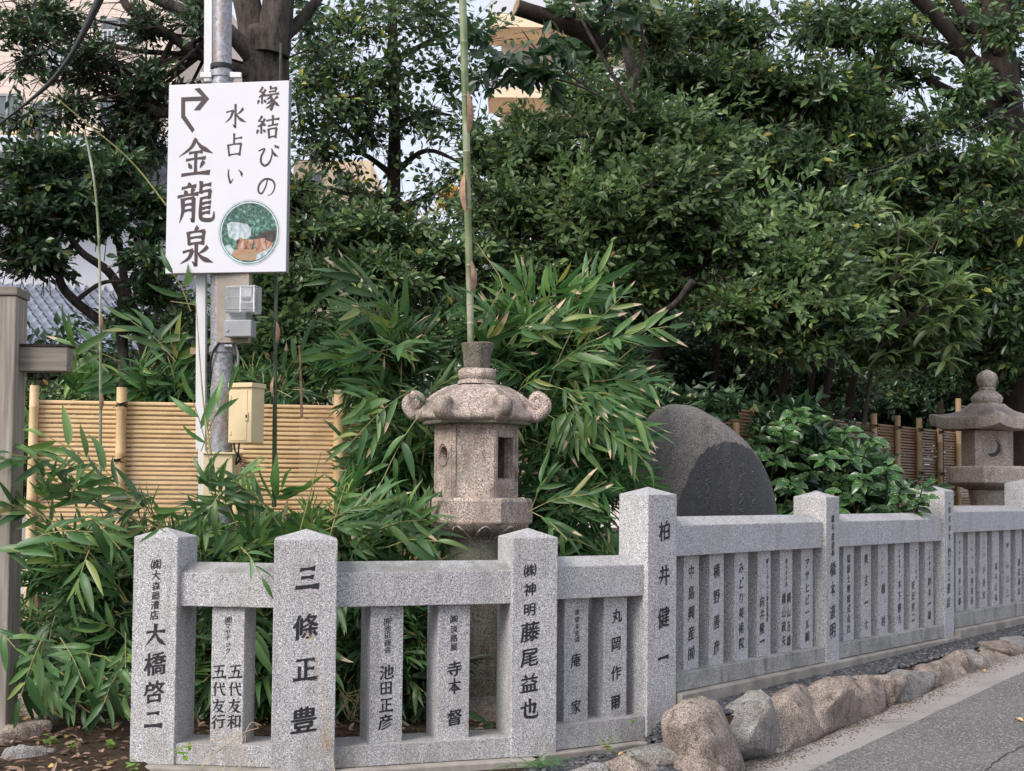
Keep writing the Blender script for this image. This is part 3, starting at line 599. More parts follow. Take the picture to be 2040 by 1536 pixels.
# ---------------------------------------------------------------- boulders along the street
def boulder(name, c, size, yaw, mat, label, seed, group=None, rough=.16, cat='boulder', sub=4, sq=0.52):
    bm = bmesh.new(); bmesh.ops.create_icosphere(bm, subdivisions=sub, radius=1)
    Rm = Matrix.Rotation(yaw, 3, 'Z'); o_ = Vector(seed * Vector((3.1, 1.7, 2.3)))
    for v in bm.verts:
        p = v.co.copy()
        p = Vector([math.copysign(abs(a) ** sq, a) for a in p])           # squarish
        n1 = noise.fractal(p * 0.9 + o_, 1.0, 2.0, 3); n2 = noise.fractal(p * 3.2 + o_, .9, 2.1, 4); n3 = noise.ridged_multi_fractal(p * 1.6 + o_, 1.0, 2.0, 3, 1, 2)
        p *= 1 + rough * 1.3 * n1 + rough * .55 * n2 - rough * .22 * (n3 - 1)
        # flat broken facets
        for q in range(8):
            r = random.Random(seed * 17 + q); d = Vector((r.uniform(-1, 1), r.uniform(-1, 1), r.uniform(-.3, 1))).normalized(); lim = r.uniform(.58, .86)
            e = p.dot(d) - lim
            if e > 0: p -= d * e * .88
        v.co = Rm @ Vector((p.x * size[0] / 2, p.y * size[1] / 2, p.z * size[2] / 2))
    me = bpy.data.meshes.new(name); bm.to_mesh(me); bm.free(); me.shade_smooth(); me.materials.append(mat)
    o = bpy.data.objects.new(name, me); COL.objects.link(o); o.location = c
    o['label'] = label; o['category'] = cat
    if group: o['group'] = group
    return o
# rocks carry on past the right edge of the view
BL = [  # px0, px1, top py, bottom py, material, label
 (1328, 1478, 1388, 1532, 'boulder', 'big rounded pink granite boulder just right of the tall corner post'),
 (1468, 1550, 1374, 1512, 'boulder3', 'grey slab-faced boulder, second in the kerb row from the corner post'),
 (1532, 1624, 1364, 1488, 'boulder', 'pinkish boulder with rounded top, third in the kerb row from the corner post'),
 (1604, 1692, 1346, 1458, 'boulder', 'broad tan boulder below the first small street pillars, fourth in the kerb row'),
 (1668, 1726, 1336, 1432, 'boulder2', 'brown boulder split by a crack, fifth in the kerb row'),
 (1712, 1758, 1332, 1418, 'boulder2', 'narrow brown upright boulder, sixth in the kerb row'),
 (1748, 1798, 1332, 1420, 'boulder', 'pale squarish upright boulder, seventh in the kerb row'),
 (1776, 1842, 1318, 1388, 'boulder3', 'sharp-ridged greyish boulder, eighth in the kerb row'),
 (1830, 1866, 1312, 1382, 'boulder2', 'narrow dark brown boulder, ninth in the kerb row'),
 (1858, 1902, 1300, 1364, 'boulder', 'tan boulder below the third large street post, tenth in the kerb row'),
 (1890, 1938, 1288, 1354, 'boulder2', 'brown rounded boulder, eleventh in the kerb row'),
 (1928, 1962, 1284, 1342, 'boulder3', 'dull grey brown boulder, twelfth in the kerb row'),
 (1952, 1990, 1280, 1332, 'boulder', 'small upright pinkish boulder, thirteenth in the kerb row'),
 (1976, 2022, 1268, 1322, 'boulder2', 'reddish brown boulder beside the green weed, fourteenth in the kerb row'),
 (2012, 2062, 1258, 1308, 'boulder3', 'pale boulder cut by the right edge of the photo'),
]
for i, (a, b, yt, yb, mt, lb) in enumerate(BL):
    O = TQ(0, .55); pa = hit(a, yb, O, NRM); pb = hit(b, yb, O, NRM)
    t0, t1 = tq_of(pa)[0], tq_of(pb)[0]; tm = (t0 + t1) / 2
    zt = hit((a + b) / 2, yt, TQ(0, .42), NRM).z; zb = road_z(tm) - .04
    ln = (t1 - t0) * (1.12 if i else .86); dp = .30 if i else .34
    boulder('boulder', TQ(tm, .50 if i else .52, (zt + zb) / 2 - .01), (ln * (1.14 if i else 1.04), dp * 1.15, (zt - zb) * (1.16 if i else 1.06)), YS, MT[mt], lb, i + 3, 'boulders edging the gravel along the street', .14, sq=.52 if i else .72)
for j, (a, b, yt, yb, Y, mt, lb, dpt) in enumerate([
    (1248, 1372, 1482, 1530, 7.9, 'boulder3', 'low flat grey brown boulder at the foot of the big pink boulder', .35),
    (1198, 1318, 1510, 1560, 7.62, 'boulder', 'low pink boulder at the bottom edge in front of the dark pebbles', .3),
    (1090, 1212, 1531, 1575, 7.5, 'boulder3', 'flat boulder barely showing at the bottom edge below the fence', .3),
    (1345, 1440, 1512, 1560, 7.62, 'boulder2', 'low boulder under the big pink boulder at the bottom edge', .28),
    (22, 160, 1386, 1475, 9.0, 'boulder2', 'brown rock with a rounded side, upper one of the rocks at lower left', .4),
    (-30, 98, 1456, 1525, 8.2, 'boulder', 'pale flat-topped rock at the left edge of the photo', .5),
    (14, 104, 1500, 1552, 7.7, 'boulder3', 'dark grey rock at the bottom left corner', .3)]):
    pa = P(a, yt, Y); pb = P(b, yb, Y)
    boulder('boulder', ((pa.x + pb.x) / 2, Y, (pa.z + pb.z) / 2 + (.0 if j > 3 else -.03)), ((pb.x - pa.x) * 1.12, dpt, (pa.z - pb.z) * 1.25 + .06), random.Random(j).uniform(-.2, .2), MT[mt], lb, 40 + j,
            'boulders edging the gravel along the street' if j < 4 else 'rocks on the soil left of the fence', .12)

# pebbles
ico = bmesh.new(); bmesh.ops.create_icosphere(ico, subdivisions=1, radius=1); ICV = np.array([v.co[:] for v in ico.verts]); ICF = np.array([[v.index for v in f.verts] for f in ico.faces]); ico.free()
def scatter_pebbles(name, n, fn, seed, mat, smin=.010, smax=.022):
    rg = np.random.default_rng(seed); Vs = np.zeros((n, len(ICV), 3))
    for i in range(n):
        c = fn(rg); s = rg.uniform(smin, smax) * np.array([1.3, .95, .6]); a = rg.uniform(0, 6.28); b = rg.normal(0, .3)
        Rz = np.array([[math.cos(a), -math.sin(a), 0], [math.sin(a), math.cos(a), 0], [0, 0, 1]]); Rx = np.array([[1, 0, 0], [0, math.cos(b), -math.sin(b)], [0, math.sin(b), math.cos(b)]])
        Vs[i] = (ICV * s) @ (Rz @ Rx).T + np.array(c)
    Fs = (ICF[None] + (np.arange(n) * len(ICV))[:, None, None]).reshape(-1, 3)
    return raw_mesh(name, Vs.reshape(-1, 3), Fs, mat, kind='stuff', smooth=True)
def pb_fn(rg):
    t = -1.3 + 9.3 * rg.random() ** 1.25; q = rg.uniform(.12, .46)
    if t < 0: q = rg.uniform(-.0, .75 if t < -.55 else .30)
    z = grav_z(t) + .006
    if q > .42 and t > -.3: z -= (q - .42) * .15
    return TQ(t, q, z)
scatter_pebbles('gravel', 9000, pb_fn, 5, MT['pebble'])
def grit_fn(rg):
    t = -.6 + 8.5 * rg.random() ** 1.3; q = .60 + abs(rg.normal(0, .10)); return TQ(t, q, road_z(t) + (.014 if q > 1 else .002))
scatter_pebbles('grit', 5000, grit_fn, 6, simple('brown_grit', (.17, .13, .10), .9, .2, .5, 40, 0), .0015, .007)

# ---------------------------------------------------------------- bamboo fences
def cane(a, b, r, name, mat, parent, nodes=0.3, n=7, phase=0.0):
    """one bamboo cane with slightly swollen nodes"""
    a, b = Vector(a), Vector(b); L = (b - a).length; pts, rs = [a], [r]
    x = phase * nodes + .02
    while x < L - .02:
        for dx, k in ((-.012, 1.0), (0, 1.10), (.012, .98)):
            if 0 < x + dx < L: pts.append(a.lerp(b, (x + dx) / L)); rs.append(r * k)
        x += nodes
    pts.append(b); rs.append(r)
    return MB().tube(pts, rs, n).build(name, mat, parent, smooth=50)
def knot(parent, c, U, N, r, seed=0):
    """black palm rope tied round a pole"""
    m = MB(); rg = random.Random(seed)
    for k in (-1, 0, 1):
        pts = [c + U * (r * 1.12 * math.cos(q)) + N * (r * 1.12 * math.sin(q)) + Z3 * (.007 * k + (.012 * math.cos(q) if k else -.012 * math.cos(q))) for q in LS(0, math.pi, 9)]
        m.tube(pts, [.0035] * 9, 5)
    for sx, sz in ((-1, -1), (1, -1.2), (1, .9), (-1, .6)):
        b = c + N * (r * 1.15); m.tube([b, b + U * (sx * .02) + N * .012 + Z3 * (sz * .006), b + U * (sx * rg.uniform(.035, .06)) + Z3 * (sz * rg.uniform(.015, .04)) - N * .004], [.0035, .003, .002], 5)
    return m.build('rope_knot', MT['string'], parent, smooth=60)

LY = R(8); LU, LN = frame(LY)
L0 = P(62, 978, 10.1); L0.z = 0
bf = thing('bamboo_fence', L0, 'pale yellow bamboo fence of stacked horizontal canes behind the signpost', 'fence')
def LP(px, py, off=0): return hit(px, py, L0 + LN * off, LN)
ztop = LP(62, 801).z; zbot = LP(62, 1176).z; NS = 41
le = (LP(694, 900) - L0).dot(LU)
rg = random.Random(2)
for k in range(NS):
    z = ztop + (zbot - ztop) * k / (NS - 1)
    a = L0 + LU * (-.005 + rg.uniform(-.008, .008)) + Z3 * (z + rg.uniform(-.0015, .0015)); b = L0 + LU * (le + 1.5) + Z3 * (z + rg.uniform(-.002, .002))
    cane(a, b, (ztop - zbot) / (NS - 1) / 2 * rg.uniform(.90, .985), 'cane', MT['bamboo'], bf, rg.uniform(.26, .38), 7, rg.random())
for px0, py0, px1, py1, r in ((69, 768, 48, 1480, 9), (243, 772, 228, 1420, 10), (472, 905, 462, 1420, 10), (679, 786, 672, 1400, 14)):
    cane(LP(px0, py0, .05), LP(px1, py1, .05), r * 10.3 / F, 'fence_pole', MT['bamboo'], bf, .34, 10, .4)
for px, py in ((243, 806), (236, 917), (471, 917), (678, 820), (674, 930)): knot(bf, LP(px, py, .05), LU, LN, .036, px)
cane(LP(40, 1217, .03), LP(300, 1216, .03), .0175, 'lattice_cane', MT['bamboo'], bf, .3, 8)
cane(LP(38, 1291, .03), LP(300, 1290, .03), .0175, 'lattice_cane', MT['bamboo'], bf, .3, 8, .5)
for px in (52, 69, 131, 146, 222, 238):
    cane(LP(px + 3, 1172, .015), LP(px - 6, 1420, .015), .0175 if px < 100 else .016, 'lattice_cane', MT['bamboo'], bf, .33, 8, rg.random())
for px, py in ((61, 1219), (59, 1292), (138, 1219), (136, 1291), (229, 1219)): knot(bf, LP(px, py, .035), LU, LN, .034, px + py)

RB = Vector((3.87, 14.5, 0))
bf2 = thing('bamboo_fence', RB, 'brown bamboo fence of horizontal canes behind the street fence and spotted shrub', 'fence')
zt = hit(1741, 846, RB, NRM).z; NS = 44
for k in range(NS):
    z = zt - .0315 * k
    cane(RB + DIR * (-3.4) + Z3 * z, RB + DIR * 2.45 + Z3 * (z + rg.uniform(-.002, .002)), .0150, 'cane', MT['bamboo_shade'], bf2, rg.uniform(.3, .45), 6, rg.random())
for px, pt in ((1741, 824), (1788, 828), (1831, 833), (1872, 838), (1466, 842), (1560, 835), (1640, 830)):
    a = hit(px, pt, RB + NRM * .04, NRM); b = Vector(a); b.z = .6
    cane(b, a, .034, 'fence_pole', MT['bamboo_post_shade'], bf2, .3, 9)
    for dz in (.13, .62, 1.05): knot(bf2, a - Z3 * dz, DIR, NRM, .035, px)
bf3 = thing('bamboo_fence', RB + DIR * 2.6, 'taller brown bamboo fence section behind the small lantern at right', 'fence')
zt3 = hit(1930, 812, RB, NRM).z
for k in range(52):
    z = zt3 - .0315 * k
    cane(RB + DIR * 2.5 + Z3 * z, RB + DIR * 9.5 + Z3 * z, .0145, 'cane', MT['bamboo_shade'], bf3, rg.uniform(.3, .45), 6, rg.random())
for px, pt in ((1874, 800), (1909, 794), (1942, 792), (1990, 785), (2026, 780)):
    a = hit(px, pt, RB + NRM * .04, NRM); b = Vector(a); b.z = .6
    cane(b, a, .034, 'fence_pole', MT['bamboo_post_shade'] if px != 1874 else MT['dark_bark'], bf3, .3, 9)

# ---------------------------------------------------------------- wooden gate post at the left edge
GY = 8.15; gp = P(8, 1450, GY)
gate = thing('gate_post', (gp.x, GY, 0), 'weathered grey wooden gate post with capped top and short crossbeam at the left edge', 'gate post')
a = P(-42, 588, GY); b = P(36, 588, GY); c = P(22, 1462, GY); wpx = (b.x - a.x)
gc = Vector(((a.x + b.x) / 2 - .02, GY + wpx / 2, 0))
m = MB(); m.box((gc.x, gc.y, a.z / 2 - .05), (wpx, wpx, a.z + .1), R(3)); m.build('post', MT['wood'], gate, bevel=.008)
m = MB(); m.box((gc.x, gc.y, a.z + .028), (wpx + .02, wpx + .02, .055), R(3)); m.build('cap', MT['wood_beam'], gate, bevel=.006)
a = P(40, 690, GY + .1); b = P(140, 740, GY + .1)
m = MB(); m.box(((a.x + b.x) / 2 - .02, GY + .16, (a.z + b.z) / 2), (b.x - a.x - .0, .12, a.z - b.z)); m.build('crossbeam', MT['wood_beam'], gate, bevel=.006)
m = MB(); m.box(((a.x + b.x) / 2 - .02, GY + .16, a.z + .008), (b.x - a.x + .01, .135, .014)); m.build('beam_cover', MT['dark_bark'], gate)

# ---------------------------------------------------------------- big stone lantern
LYY = 9.25; lc = P(948, 980, LYY); LX = lc.x
lan = thing('stone_lantern', (LX, LYY, 0), 'large pinkish stone lantern with curled roof corners and cup-shaped top behind the curved fence', 'stone lantern')
def LZ(py, px=948, Y=LYY): return P(px, py, Y).z
k_ = LYY / F
C0 = Vector((LX, LYY, 0))
def hexlathe(prof, yaw=R(-3), n=6):      # flat face to the front
    m = MB(); m.lathe([(r, z) for r, z in prof], n, C0, a0=math.pi / 6 * 0 + yaw + (0 if n == 6 else 0)); return m
def weather(o, amt=.006, sc=6, sub=0, seed=0):
    """worn, hand-cut surface: displace along noise"""
    me = o.data; O = Vector((seed, seed * 2, 3))
    for v in me.vertices: v.co += Vector((noise.noise(v.co * sc + O), noise.noise(v.co * sc + O * 2), noise.noise(v.co * sc + O * 3))) * amt
    return o
def remesh(o, vox=.010, smooth=True):
    md = o.modifiers.new('wear', 'REMESH'); md.mode = 'VOXEL'; md.voxel_size = vox; md.use_smooth_shade = smooth
    dg = bpy.context.evaluated_depsgraph_get(); me = bpy.data.meshes.new_from_object(o.evaluated_get(dg)); o.modifiers.clear(); o.data = me; return o
# cup and collar
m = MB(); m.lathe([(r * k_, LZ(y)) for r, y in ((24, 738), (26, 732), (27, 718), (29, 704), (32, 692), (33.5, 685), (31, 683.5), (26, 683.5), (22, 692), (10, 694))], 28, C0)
weather(m.build('cup', MT['mossy_shade'], lan, smooth=40), .006, 9)
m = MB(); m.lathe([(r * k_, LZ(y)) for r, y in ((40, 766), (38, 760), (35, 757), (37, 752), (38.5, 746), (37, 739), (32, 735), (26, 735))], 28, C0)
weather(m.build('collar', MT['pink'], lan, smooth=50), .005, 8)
# roof: polar grid
nA, nR = 96, 26; vs = []; fs = []
prof = [(0, 762), (.10, 762), (.20, 763), (.30, 765), (.42, 769), (.54, 775), (.66, 783), (.76, 792), (.85, 803), (.93, 815), (1.0, 826), (1.02, 832), (.99, 838), (.93, 840.5), (.80, 841), (.3, 841)]
pr = [(a * 1.0, LZ(b)) for a, b in prof]
for i, (rf, z) in enumerate(pr):
    for k in range(nA):
        q = 2 * math.pi * k / nA + R(-3); cor = abs(((q - R(-3)) / (math.pi / 3) + .5) % 1 - .5) * 2      # 0 at a corner, 1 mid face
        rh = math.cos(math.pi / 6) / math.cos(((q - R(-3)) % (math.pi / 3)) - math.pi / 6)
        hexk = .25 + .75 * min(rf, 1); rr = (rh * hexk + .93 * (1 - hexk)) * 118 * k_ * rf
        rib = math.exp(-((cor / .10) ** 2)) + .5 * math.exp(-(((cor - .22) / .05) ** 2))
        zz = z + (.014 * rib * max(0, min((rf - .25) * 3, 1)) if i < 11 else 0) + (.028 * (1 - cor) ** 3 * max(0, rf - .7) / .3 if i < 13 else 0)
        rr *= 1 + .02 * rib * (1 if rf > .5 else 0)
        vs.append(Vector((LX + rr * math.cos(q), LYY + rr * math.sin(q), zz)))
for i in range(len(pr) - 1):
    for k in range(nA): fs.append((i * nA + k, i * nA + (k + 1) % nA, (i + 1) * nA + (k + 1) % nA, (i + 1) * nA + k))
fs.append(tuple((len(pr) - 1) * nA + k for k in range(nA)))
m = MB(); m.add(vs, fs); roof = m.build('roof', MT['pink'], lan, smooth=60)
weather(roof, .010, 5, seed=2)
for k in range(6):                       # curled corner
    q = R(-3) + k * math.pi / 3; d = Vector((math.cos(q), math.sin(q), 0)); tdir = Vector((-math.sin(q), math.cos(q), 0)); m = MB()
    rr = [96, 106, 118, 128, 136, 138, 132, 122, 113, 111, 116, 123, 126, 123, 119]; yy = [815, 824, 828, 825, 815, 803, 793, 788, 793, 802, 809, 808, 802, 798, 800]
    fr = abs(d.y) > .3          # the four corners towards the front and back carry lower, broader curls
    if fr: rr = [a * .90 for a in rr]; yy = [832 - (832 - b) * .66 for b in yy]
    pts = [C0 + d * (a * k_) + Z3 * LZ(b) for a, b in zip(rr, yy)]; pts = curve_pts(pts, 4); n = len(pts); W = lerp_list([.050, .056, .05, .045, .04], n); T = lerp_list([.042, .045, .038, .030, .024, .02], n)
    sec = 10; V2 = []
    for i, p in enumerate(pts):
        tn = (pts[min(i + 1, n - 1)] - pts[max(i - 1, 0)]).normalized(); nn = tdir.cross(tn).normalized()
        for j in range(sec):
            a = 2 * math.pi * j / sec; ca, sa = math.cos(a), math.sin(a)
            V2.append(p + tdir * (W[i] * math.copysign(abs(ca) ** .6, ca)) + nn * (T[i] * math.copysign(abs(sa) ** .7, sa)))
    m.add(V2, [(i * sec + j, i * sec + (j + 1) % sec, (i + 1) * sec + (j + 1) % sec, (i + 1) * sec + j) for i in range(n - 1) for j in range(sec)] + [tuple(range(sec))[::-1], tuple((n - 1) * sec + j for j in range(sec))])
    bm = bmesh.new(); bmesh.ops.create_icosphere(bm, subdivisions=3, radius=1); cc_ = C0 + d * ((111 if fr else 123) * k_) + Z3 * LZ(813 if fr else 805)
    m.add([cc_ + tdir * (math.copysign(abs(v.co.x) ** .6, v.co.x) * .047) + d * (v.co.y * 15.5 * k_) + Z3 * (v.co.z * (11 if fr else 16.5) * k_) for v in bm.verts], [tuple(v.index for v in f.verts) for f in bm.faces]); bm.free()
    weather(m.build('roof_curl', MT['pink'], lan, smooth=60), .008, 9, seed=k)
# flat slab under the roof
m = hexlathe([(108 * k_, LZ(847)), (110 * k_, LZ(844)), (110 * k_, LZ(838))]); weather(m.build('roof_slab', MT['mossy_shade'], lan, bevel=.004), .004, 8)
# fire box: six walls with openings, hollow
fb = MB(); Ro = 82 * k_; z0, z1 = LZ(991), LZ(846)
def wall(mb, k, opening):
    q0 = R(-3) + (k) * math.pi / 3; q1 = q0 + math.pi / 3
    a = C0 + Vector((math.cos(q0), math.sin(q0), 0)) * Ro; b = C0 + Vector((math.cos(q1), math.sin(q1), 0)) * Ro
    U = (b - a).normalized(); N = Vector((U.y, -U.x, 0)); Wd = (b - a).length; th = .07; H = z1 - z0
    hole = {'square': [(.15, .26), (.15, .82), (.80, .82), (.80, .26)], 'round': [(.5 + .23 * math.cos(x), .58 + .115 * math.sin(x)) for x in LS(0, 2 * math.pi, 20, endpoint=False)], None: None}[opening]
    hole = [(x * Wd, y * H) for x, y in hole] if hole else None
    bm = bmesh.new(); outer = [(0, 0), (Wd, 0), (Wd, H), (0, H)]
    vo = [bm.verts.new(a + U * x + Z3 * (z0 + y)) for x, y in outer]; es = [bm.edges.new((vo[i], vo[(i + 1) % 4])) for i in range(4)]
    if hole:
        vh = [bm.verts.new(a + U * x + Z3 * (z0 + y)) for x, y in hole]; es += [bm.edges.new((vh[i], vh[(i + 1) % len(vh)])) for i in range(len(vh))]
    r_ = bmesh.ops.triangle_fill(bm, edges=es, use_beauty=True); bm.verts.index_update()
    vv = [v.co.copy() for v in bm.verts]; ff = [tuple(v.index for v in f.verts) for f in bm.faces]; bm.free(); n = len(vv)
    mb.add(vv + [v - N * th for v in vv], ff + [tuple(i + n for i in f[::-1]) for f in ff] + [(i, (i + 1) % 4, n + (i + 1) % 4, n + i) for i in range(4)] +
           ([(4 + i, 4 + (i + 1) % len(hole), n + 4 + (i + 1) % len(hole), n + 4 + i) for i in range(len(hole))] if hole else []))
    return a, b, U, N, Wd, H
for k, op in enumerate((None, 'round', None, 'round', None, 'square')): info = wall(fb, k, op); globals()['W%d' % k] = info
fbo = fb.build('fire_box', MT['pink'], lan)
for k in (4, 5, 3):                       # raised border framing each visible wall panel
    a, b, U, N, Wd, H = globals()['W%d' % k]; m = MB()
    zz = [z0, z0 + H * .13, z0 + H * .96, z1]
    for (x0, x1, y0, y1) in ((0, .09, 0, 1), (.91, 1, 0, 1), (.09, .91, 0, .14), (.09, .91, .93, 1)):
        c = a + U * ((x0 + x1) / 2 * Wd) + N * .003 + Z3 * (z0 + (y0 + y1) / 2 * H); m.box(c, ((x1 - x0) * Wd, .010, (y1 - y0) * H), math.atan2(U.y, U.x))
    m.build('panel_border', MT['pink'], fbo, bevel=.002)
    if k == 3:
        c = a + U * (.5 * Wd) + Z3 * (z0 + .58 * H); pts = [c + U * (.29 * Wd * math.cos(x)) + Z3 * (.15 * H * math.sin(x)) + N * .002 for x in LS(0, 2 * math.pi, 24)]
        MB().tube(pts, [.006] * 24, 5).build('window_ring', MT['pink'], fbo, smooth=60)
# platform with lotus petals below, shaft, foot
m = hexlathe([(112 * k_, LZ(1042)), (114 * k_, LZ(1038)), (114 * k_, LZ(998)), (110 * k_, LZ(992)), (80 * k_, LZ(991))]); weather(m.build('platform', MT['pink'], lan, bevel=.006), .006, 7)
cc = Vector(C0); m = MB(); pr2 = [(66, 1078), (70, 1072), (78, 1066), (92, 1058), (102, 1050), (107, 1042)]; vs = []; fs = []; nA = 120
for r, y in pr2:
    for k in range(nA):
        q = 2 * math.pi * k / nA; pet = abs(math.sin(q * 6)) ** .5; rr = r * k_ * (1 + .05 * (pet - .6)); vs.append(C0 + Vector((rr * math.cos(q), rr * math.sin(q), LZ(y))))
for i in range(len(pr2) - 1):
    for k in range(nA): fs.append((i * nA + k, i * nA + (k + 1) % nA, (i + 1) * nA + (k + 1) % nA, (i + 1) * nA + k))
m.add(vs, fs + [tuple(range(nA))[::-1], tuple((len(pr2) - 1) * nA + k for k in range(nA))]); m.build('lotus_base', MT['pink'], lan, smooth=50)
for k in range(12):                                # petal outlines, carved proud
    q = (k + .5) * math.pi / 6 + R(-3); m = MB(); pts = []
    for x in LS(-1, 1, 11):
        h = 1 - x * x; y = 1046 + 24 * (1 - h) ** .8; r = float(np.interp(y, [1042, 1050, 1058, 1066, 1072], [107, 103, 93, 79, 71])); a = q + x * .20
        pts.append(C0 + Vector((math.cos(a), math.sin(a), 0)) * ((r + 2) * k_) + Z3 * LZ(y))
    m.tube(pts, [.007] * 11, 5).build('petal', MT['pink'], lan, smooth=60)
m = MB(); m.lathe([(74 * k_, LZ(1392)), (72 * k_, LZ(1370)), (69 * k_, LZ(1240)), (68 * k_, LZ(1078)), (60 * k_, LZ(1074))], 32, C0); weather(m.build('shaft', MT['mossy_shade'], lan, smooth=50), .012, 6)
m = MB(); m.lathe([(118 * k_, -.05), (118 * k_, LZ(1440)), (110 * k_, LZ(1400)), (90 * k_, LZ(1380)), (70 * k_, LZ(1376))], 6, C0, a0=R(-3)); weather(m.build('foot', MT['buff'], lan, bevel=.01), .008, 6)

# bamboo stake standing behind the lantern
def stake(name, pts, rad, mat, label, nodes, group=None, sheaths=()):
    a = Vector(pts[0]); t = thing(name, (a.x, a.y, 0), label, 'bamboo', group)
    P_ = curve_pts(pts, 8); n = len(P_); L = [0]
    for i in range(1, n): L.append(L[-1] + (P_[i] - P_[i - 1]).length)
    T = L[-1]; out, rs = [], []; x = 0; k = 0; base = 0
    def at(d):
        d = min(max(d, 0), T)
        for i in range(1, n):
            if L[i] >= d: f = (d - L[i - 1]) / max(L[i] - L[i - 1], 1e-6); return P_[i - 1].lerp(P_[i], f)
        return P_[-1]
    def rd(d): return rad[0] + (rad[1] - rad[0]) * d / T
    m = MB(); d = 0
    while d < T:
        seg = []; r_ = []
        for dx, kk in ((0, .97), (.012, 1.0), (nodes * .5, .985), (nodes - .014, 1.0), (nodes - .004, 1.14)):
            if d + dx < T: seg.append(at(d + dx)); r_.append(rd(d + dx) * kk)
        out += seg; rs += r_; d += nodes; nodes *= .985
    m.tube(out, rs, 10); m.build('culm', mat, t, smooth=60)
    for f, ln, side in sheaths:
        d = f * T; p0, p1 = at(d), at(d + ln); up = (p1 - p0).normalized(); rr = rd(d); sd = Vector((side, -.6, 0)).normalized(); s2 = up.cross(sd)
        vs, fs = [], []; N = 9
        for i in range(N):
            x = i / (N - 1); w = rr * 1.5 * math.sin(math.pi * (x * .92 + .06)) ** .7 + .002; c = p0.lerp(p1, x) + sd * (rr * (1.02 + 1.3 * math.sin(math.pi * x)))
            for j in (-1, -.4, .4, 1): vs.append(c + s2 * (w * j) - sd * (w * .5 * j * j))
        for i in range(N - 1):
            for j in range(3): fs.append((i * 4 + j, i * 4 + j + 1, i * 4 + 5 + j, i * 4 + 4 + j))
        MB().add(vs, fs).build('sheath', MT['sheath'], t, smooth=60)
    return t
stake('bamboo_stake', [P(940, 1000, 9.6), P(938, 683, 9.6), P(932, 430, 9.55), P(928, 230, 9.5), P(921, -30, 9.5)], (.024, .027), MT['culm'], 'thick pale green bamboo culm rising behind the cup of the big lantern', .43, None,
      ((.56, .27, -1), (.40, .24, 1), (.71, .30, 1)))
stake('bamboo_stake', [P(200, 1010, 9.0), P(200, 700, 9.0), P(197, 480, 9.0), P(186, 350, 9.0), P(166, 250, 9.0)], (.011, .007), MT['culm'], 'thin leaning bamboo cane in front of the left part of the bamboo fence', .27, None, ((.45, .14, 1), (.25, .12, 1)))
stake('bamboo_stake', [P(546, 1010, 8.95), P(547, 880, 8.95), P(549, 650, 8.95), P(553, 430, 9.1), P(560, 60, 9.2)], (.016, .009), MT['culm_dark'], 'dark green bamboo cane with tan bands right of the cream box', .26, None, ((.05, .12, 1), (.22, .13, -1), (.33, .14, 1)))
stake('bamboo_stake', [P(601, 830, 9.3), P(599, 750, 9.3), P(596, 683, 9.3)], (.010, .006), MT['sheath'], 'short brown cane tip above the bamboo fence between signpost and lantern', .2)
stake('bamboo_stake', [P(935, 690, 9.7), P(990, 590, 9.7), P(1000, 560, 9.7), P(960, 500, 9.75), P(942, 470, 9.8)], (.005, .004), MT['twig'], 'bent dry twig beside the thick bamboo culm', .2)
stake('bamboo_stake', [P(340, 420, 9.2), P(260, 320, 9.2), P(165, 240, 9.1), P(60, 150, 9.0)], (.006, .004), MT['twig'], 'long thin arching bamboo twig left of the white sign', .25)

# ---------------------------------------------------------------- small lantern at right
RYY = 15.0; rc = P(1967, 980, RYY); RC = Vector((rc.x, RYY, 0)); kr = RYY / F
def RZ(py): return P(1967, py, RYY).z
ln2 = thing('stone_lantern', RC, 'smaller weathered stone lantern with jewel top and crescent window at the right', 'stone lantern')
m = MB(); m.lathe([(r * kr, RZ(y)) for r, y in ((14, 773), (17, 768), (19.5, 760), (20, 752), (17, 745), (10, 740), (3, 736.5), (.5, 736))], 24, RC); weather(m.build('jewel', MT['buff'], ln2, smooth=60), .005, 8)
m = MB(); m.lathe([(r * kr, RZ(y)) for r, y in ((26, 806), (30, 800), (31, 793), (27, 788), (22, 783), (16, 778), (17, 774), (14, 772))], 24, RC); weather(m.build('lotus_neck', MT['buff'], ln2, smooth=50), .006, 7)
YW = R(38)      # square roof, turned
vs, fs = [], []; nA = 64; pr3 = [(.12, 803), (.34, 804), (.40, 810), (.50, 818), (.64, 826), (.80, 832), (1.0, 834), (1.02, 838), (1.0, 856), (.9, 857), (.3, 857)]
for i, (rf, y) in enumerate(pr3):
    for k in range(nA):
        q = 2 * math.pi * k / nA; sq = 1 / max(abs(math.cos(q)), abs(math.sin(q))); cor = max(0, (sq - 1) / .414)
        rr = 78 * kr * rf * (1 + (sq - 1) * min(1, .3 + rf)); z = RZ(y) + (.05 * cor ** 2 * max(0, rf - .5) * 2 if 3 < i < 10 else 0) - .02 * (cor < .05 and 0)
        x_, y_ = rr * math.cos(q), rr * math.sin(q); vs.append(RC + Vector((x_ * math.cos(YW) - y_ * math.sin(YW), x_ * math.sin(YW) + y_ * math.cos(YW), z)))
for i in range(len(pr3) - 1):
    for k in range(nA): fs.append((i * nA + k, i * nA + (k + 1) % nA, (i + 1) * nA + (k + 1) % nA, (i + 1) * nA + k))
fs += [tuple(range(nA))[::-1], tuple((len(pr3) - 1) * nA + k for k in range(nA))]
m = MB(); m.add(vs, fs); weather(m.build('roof', MT['buff'], ln2, smooth=35), .010, 5)
U2, N2 = frame(R(12)); 
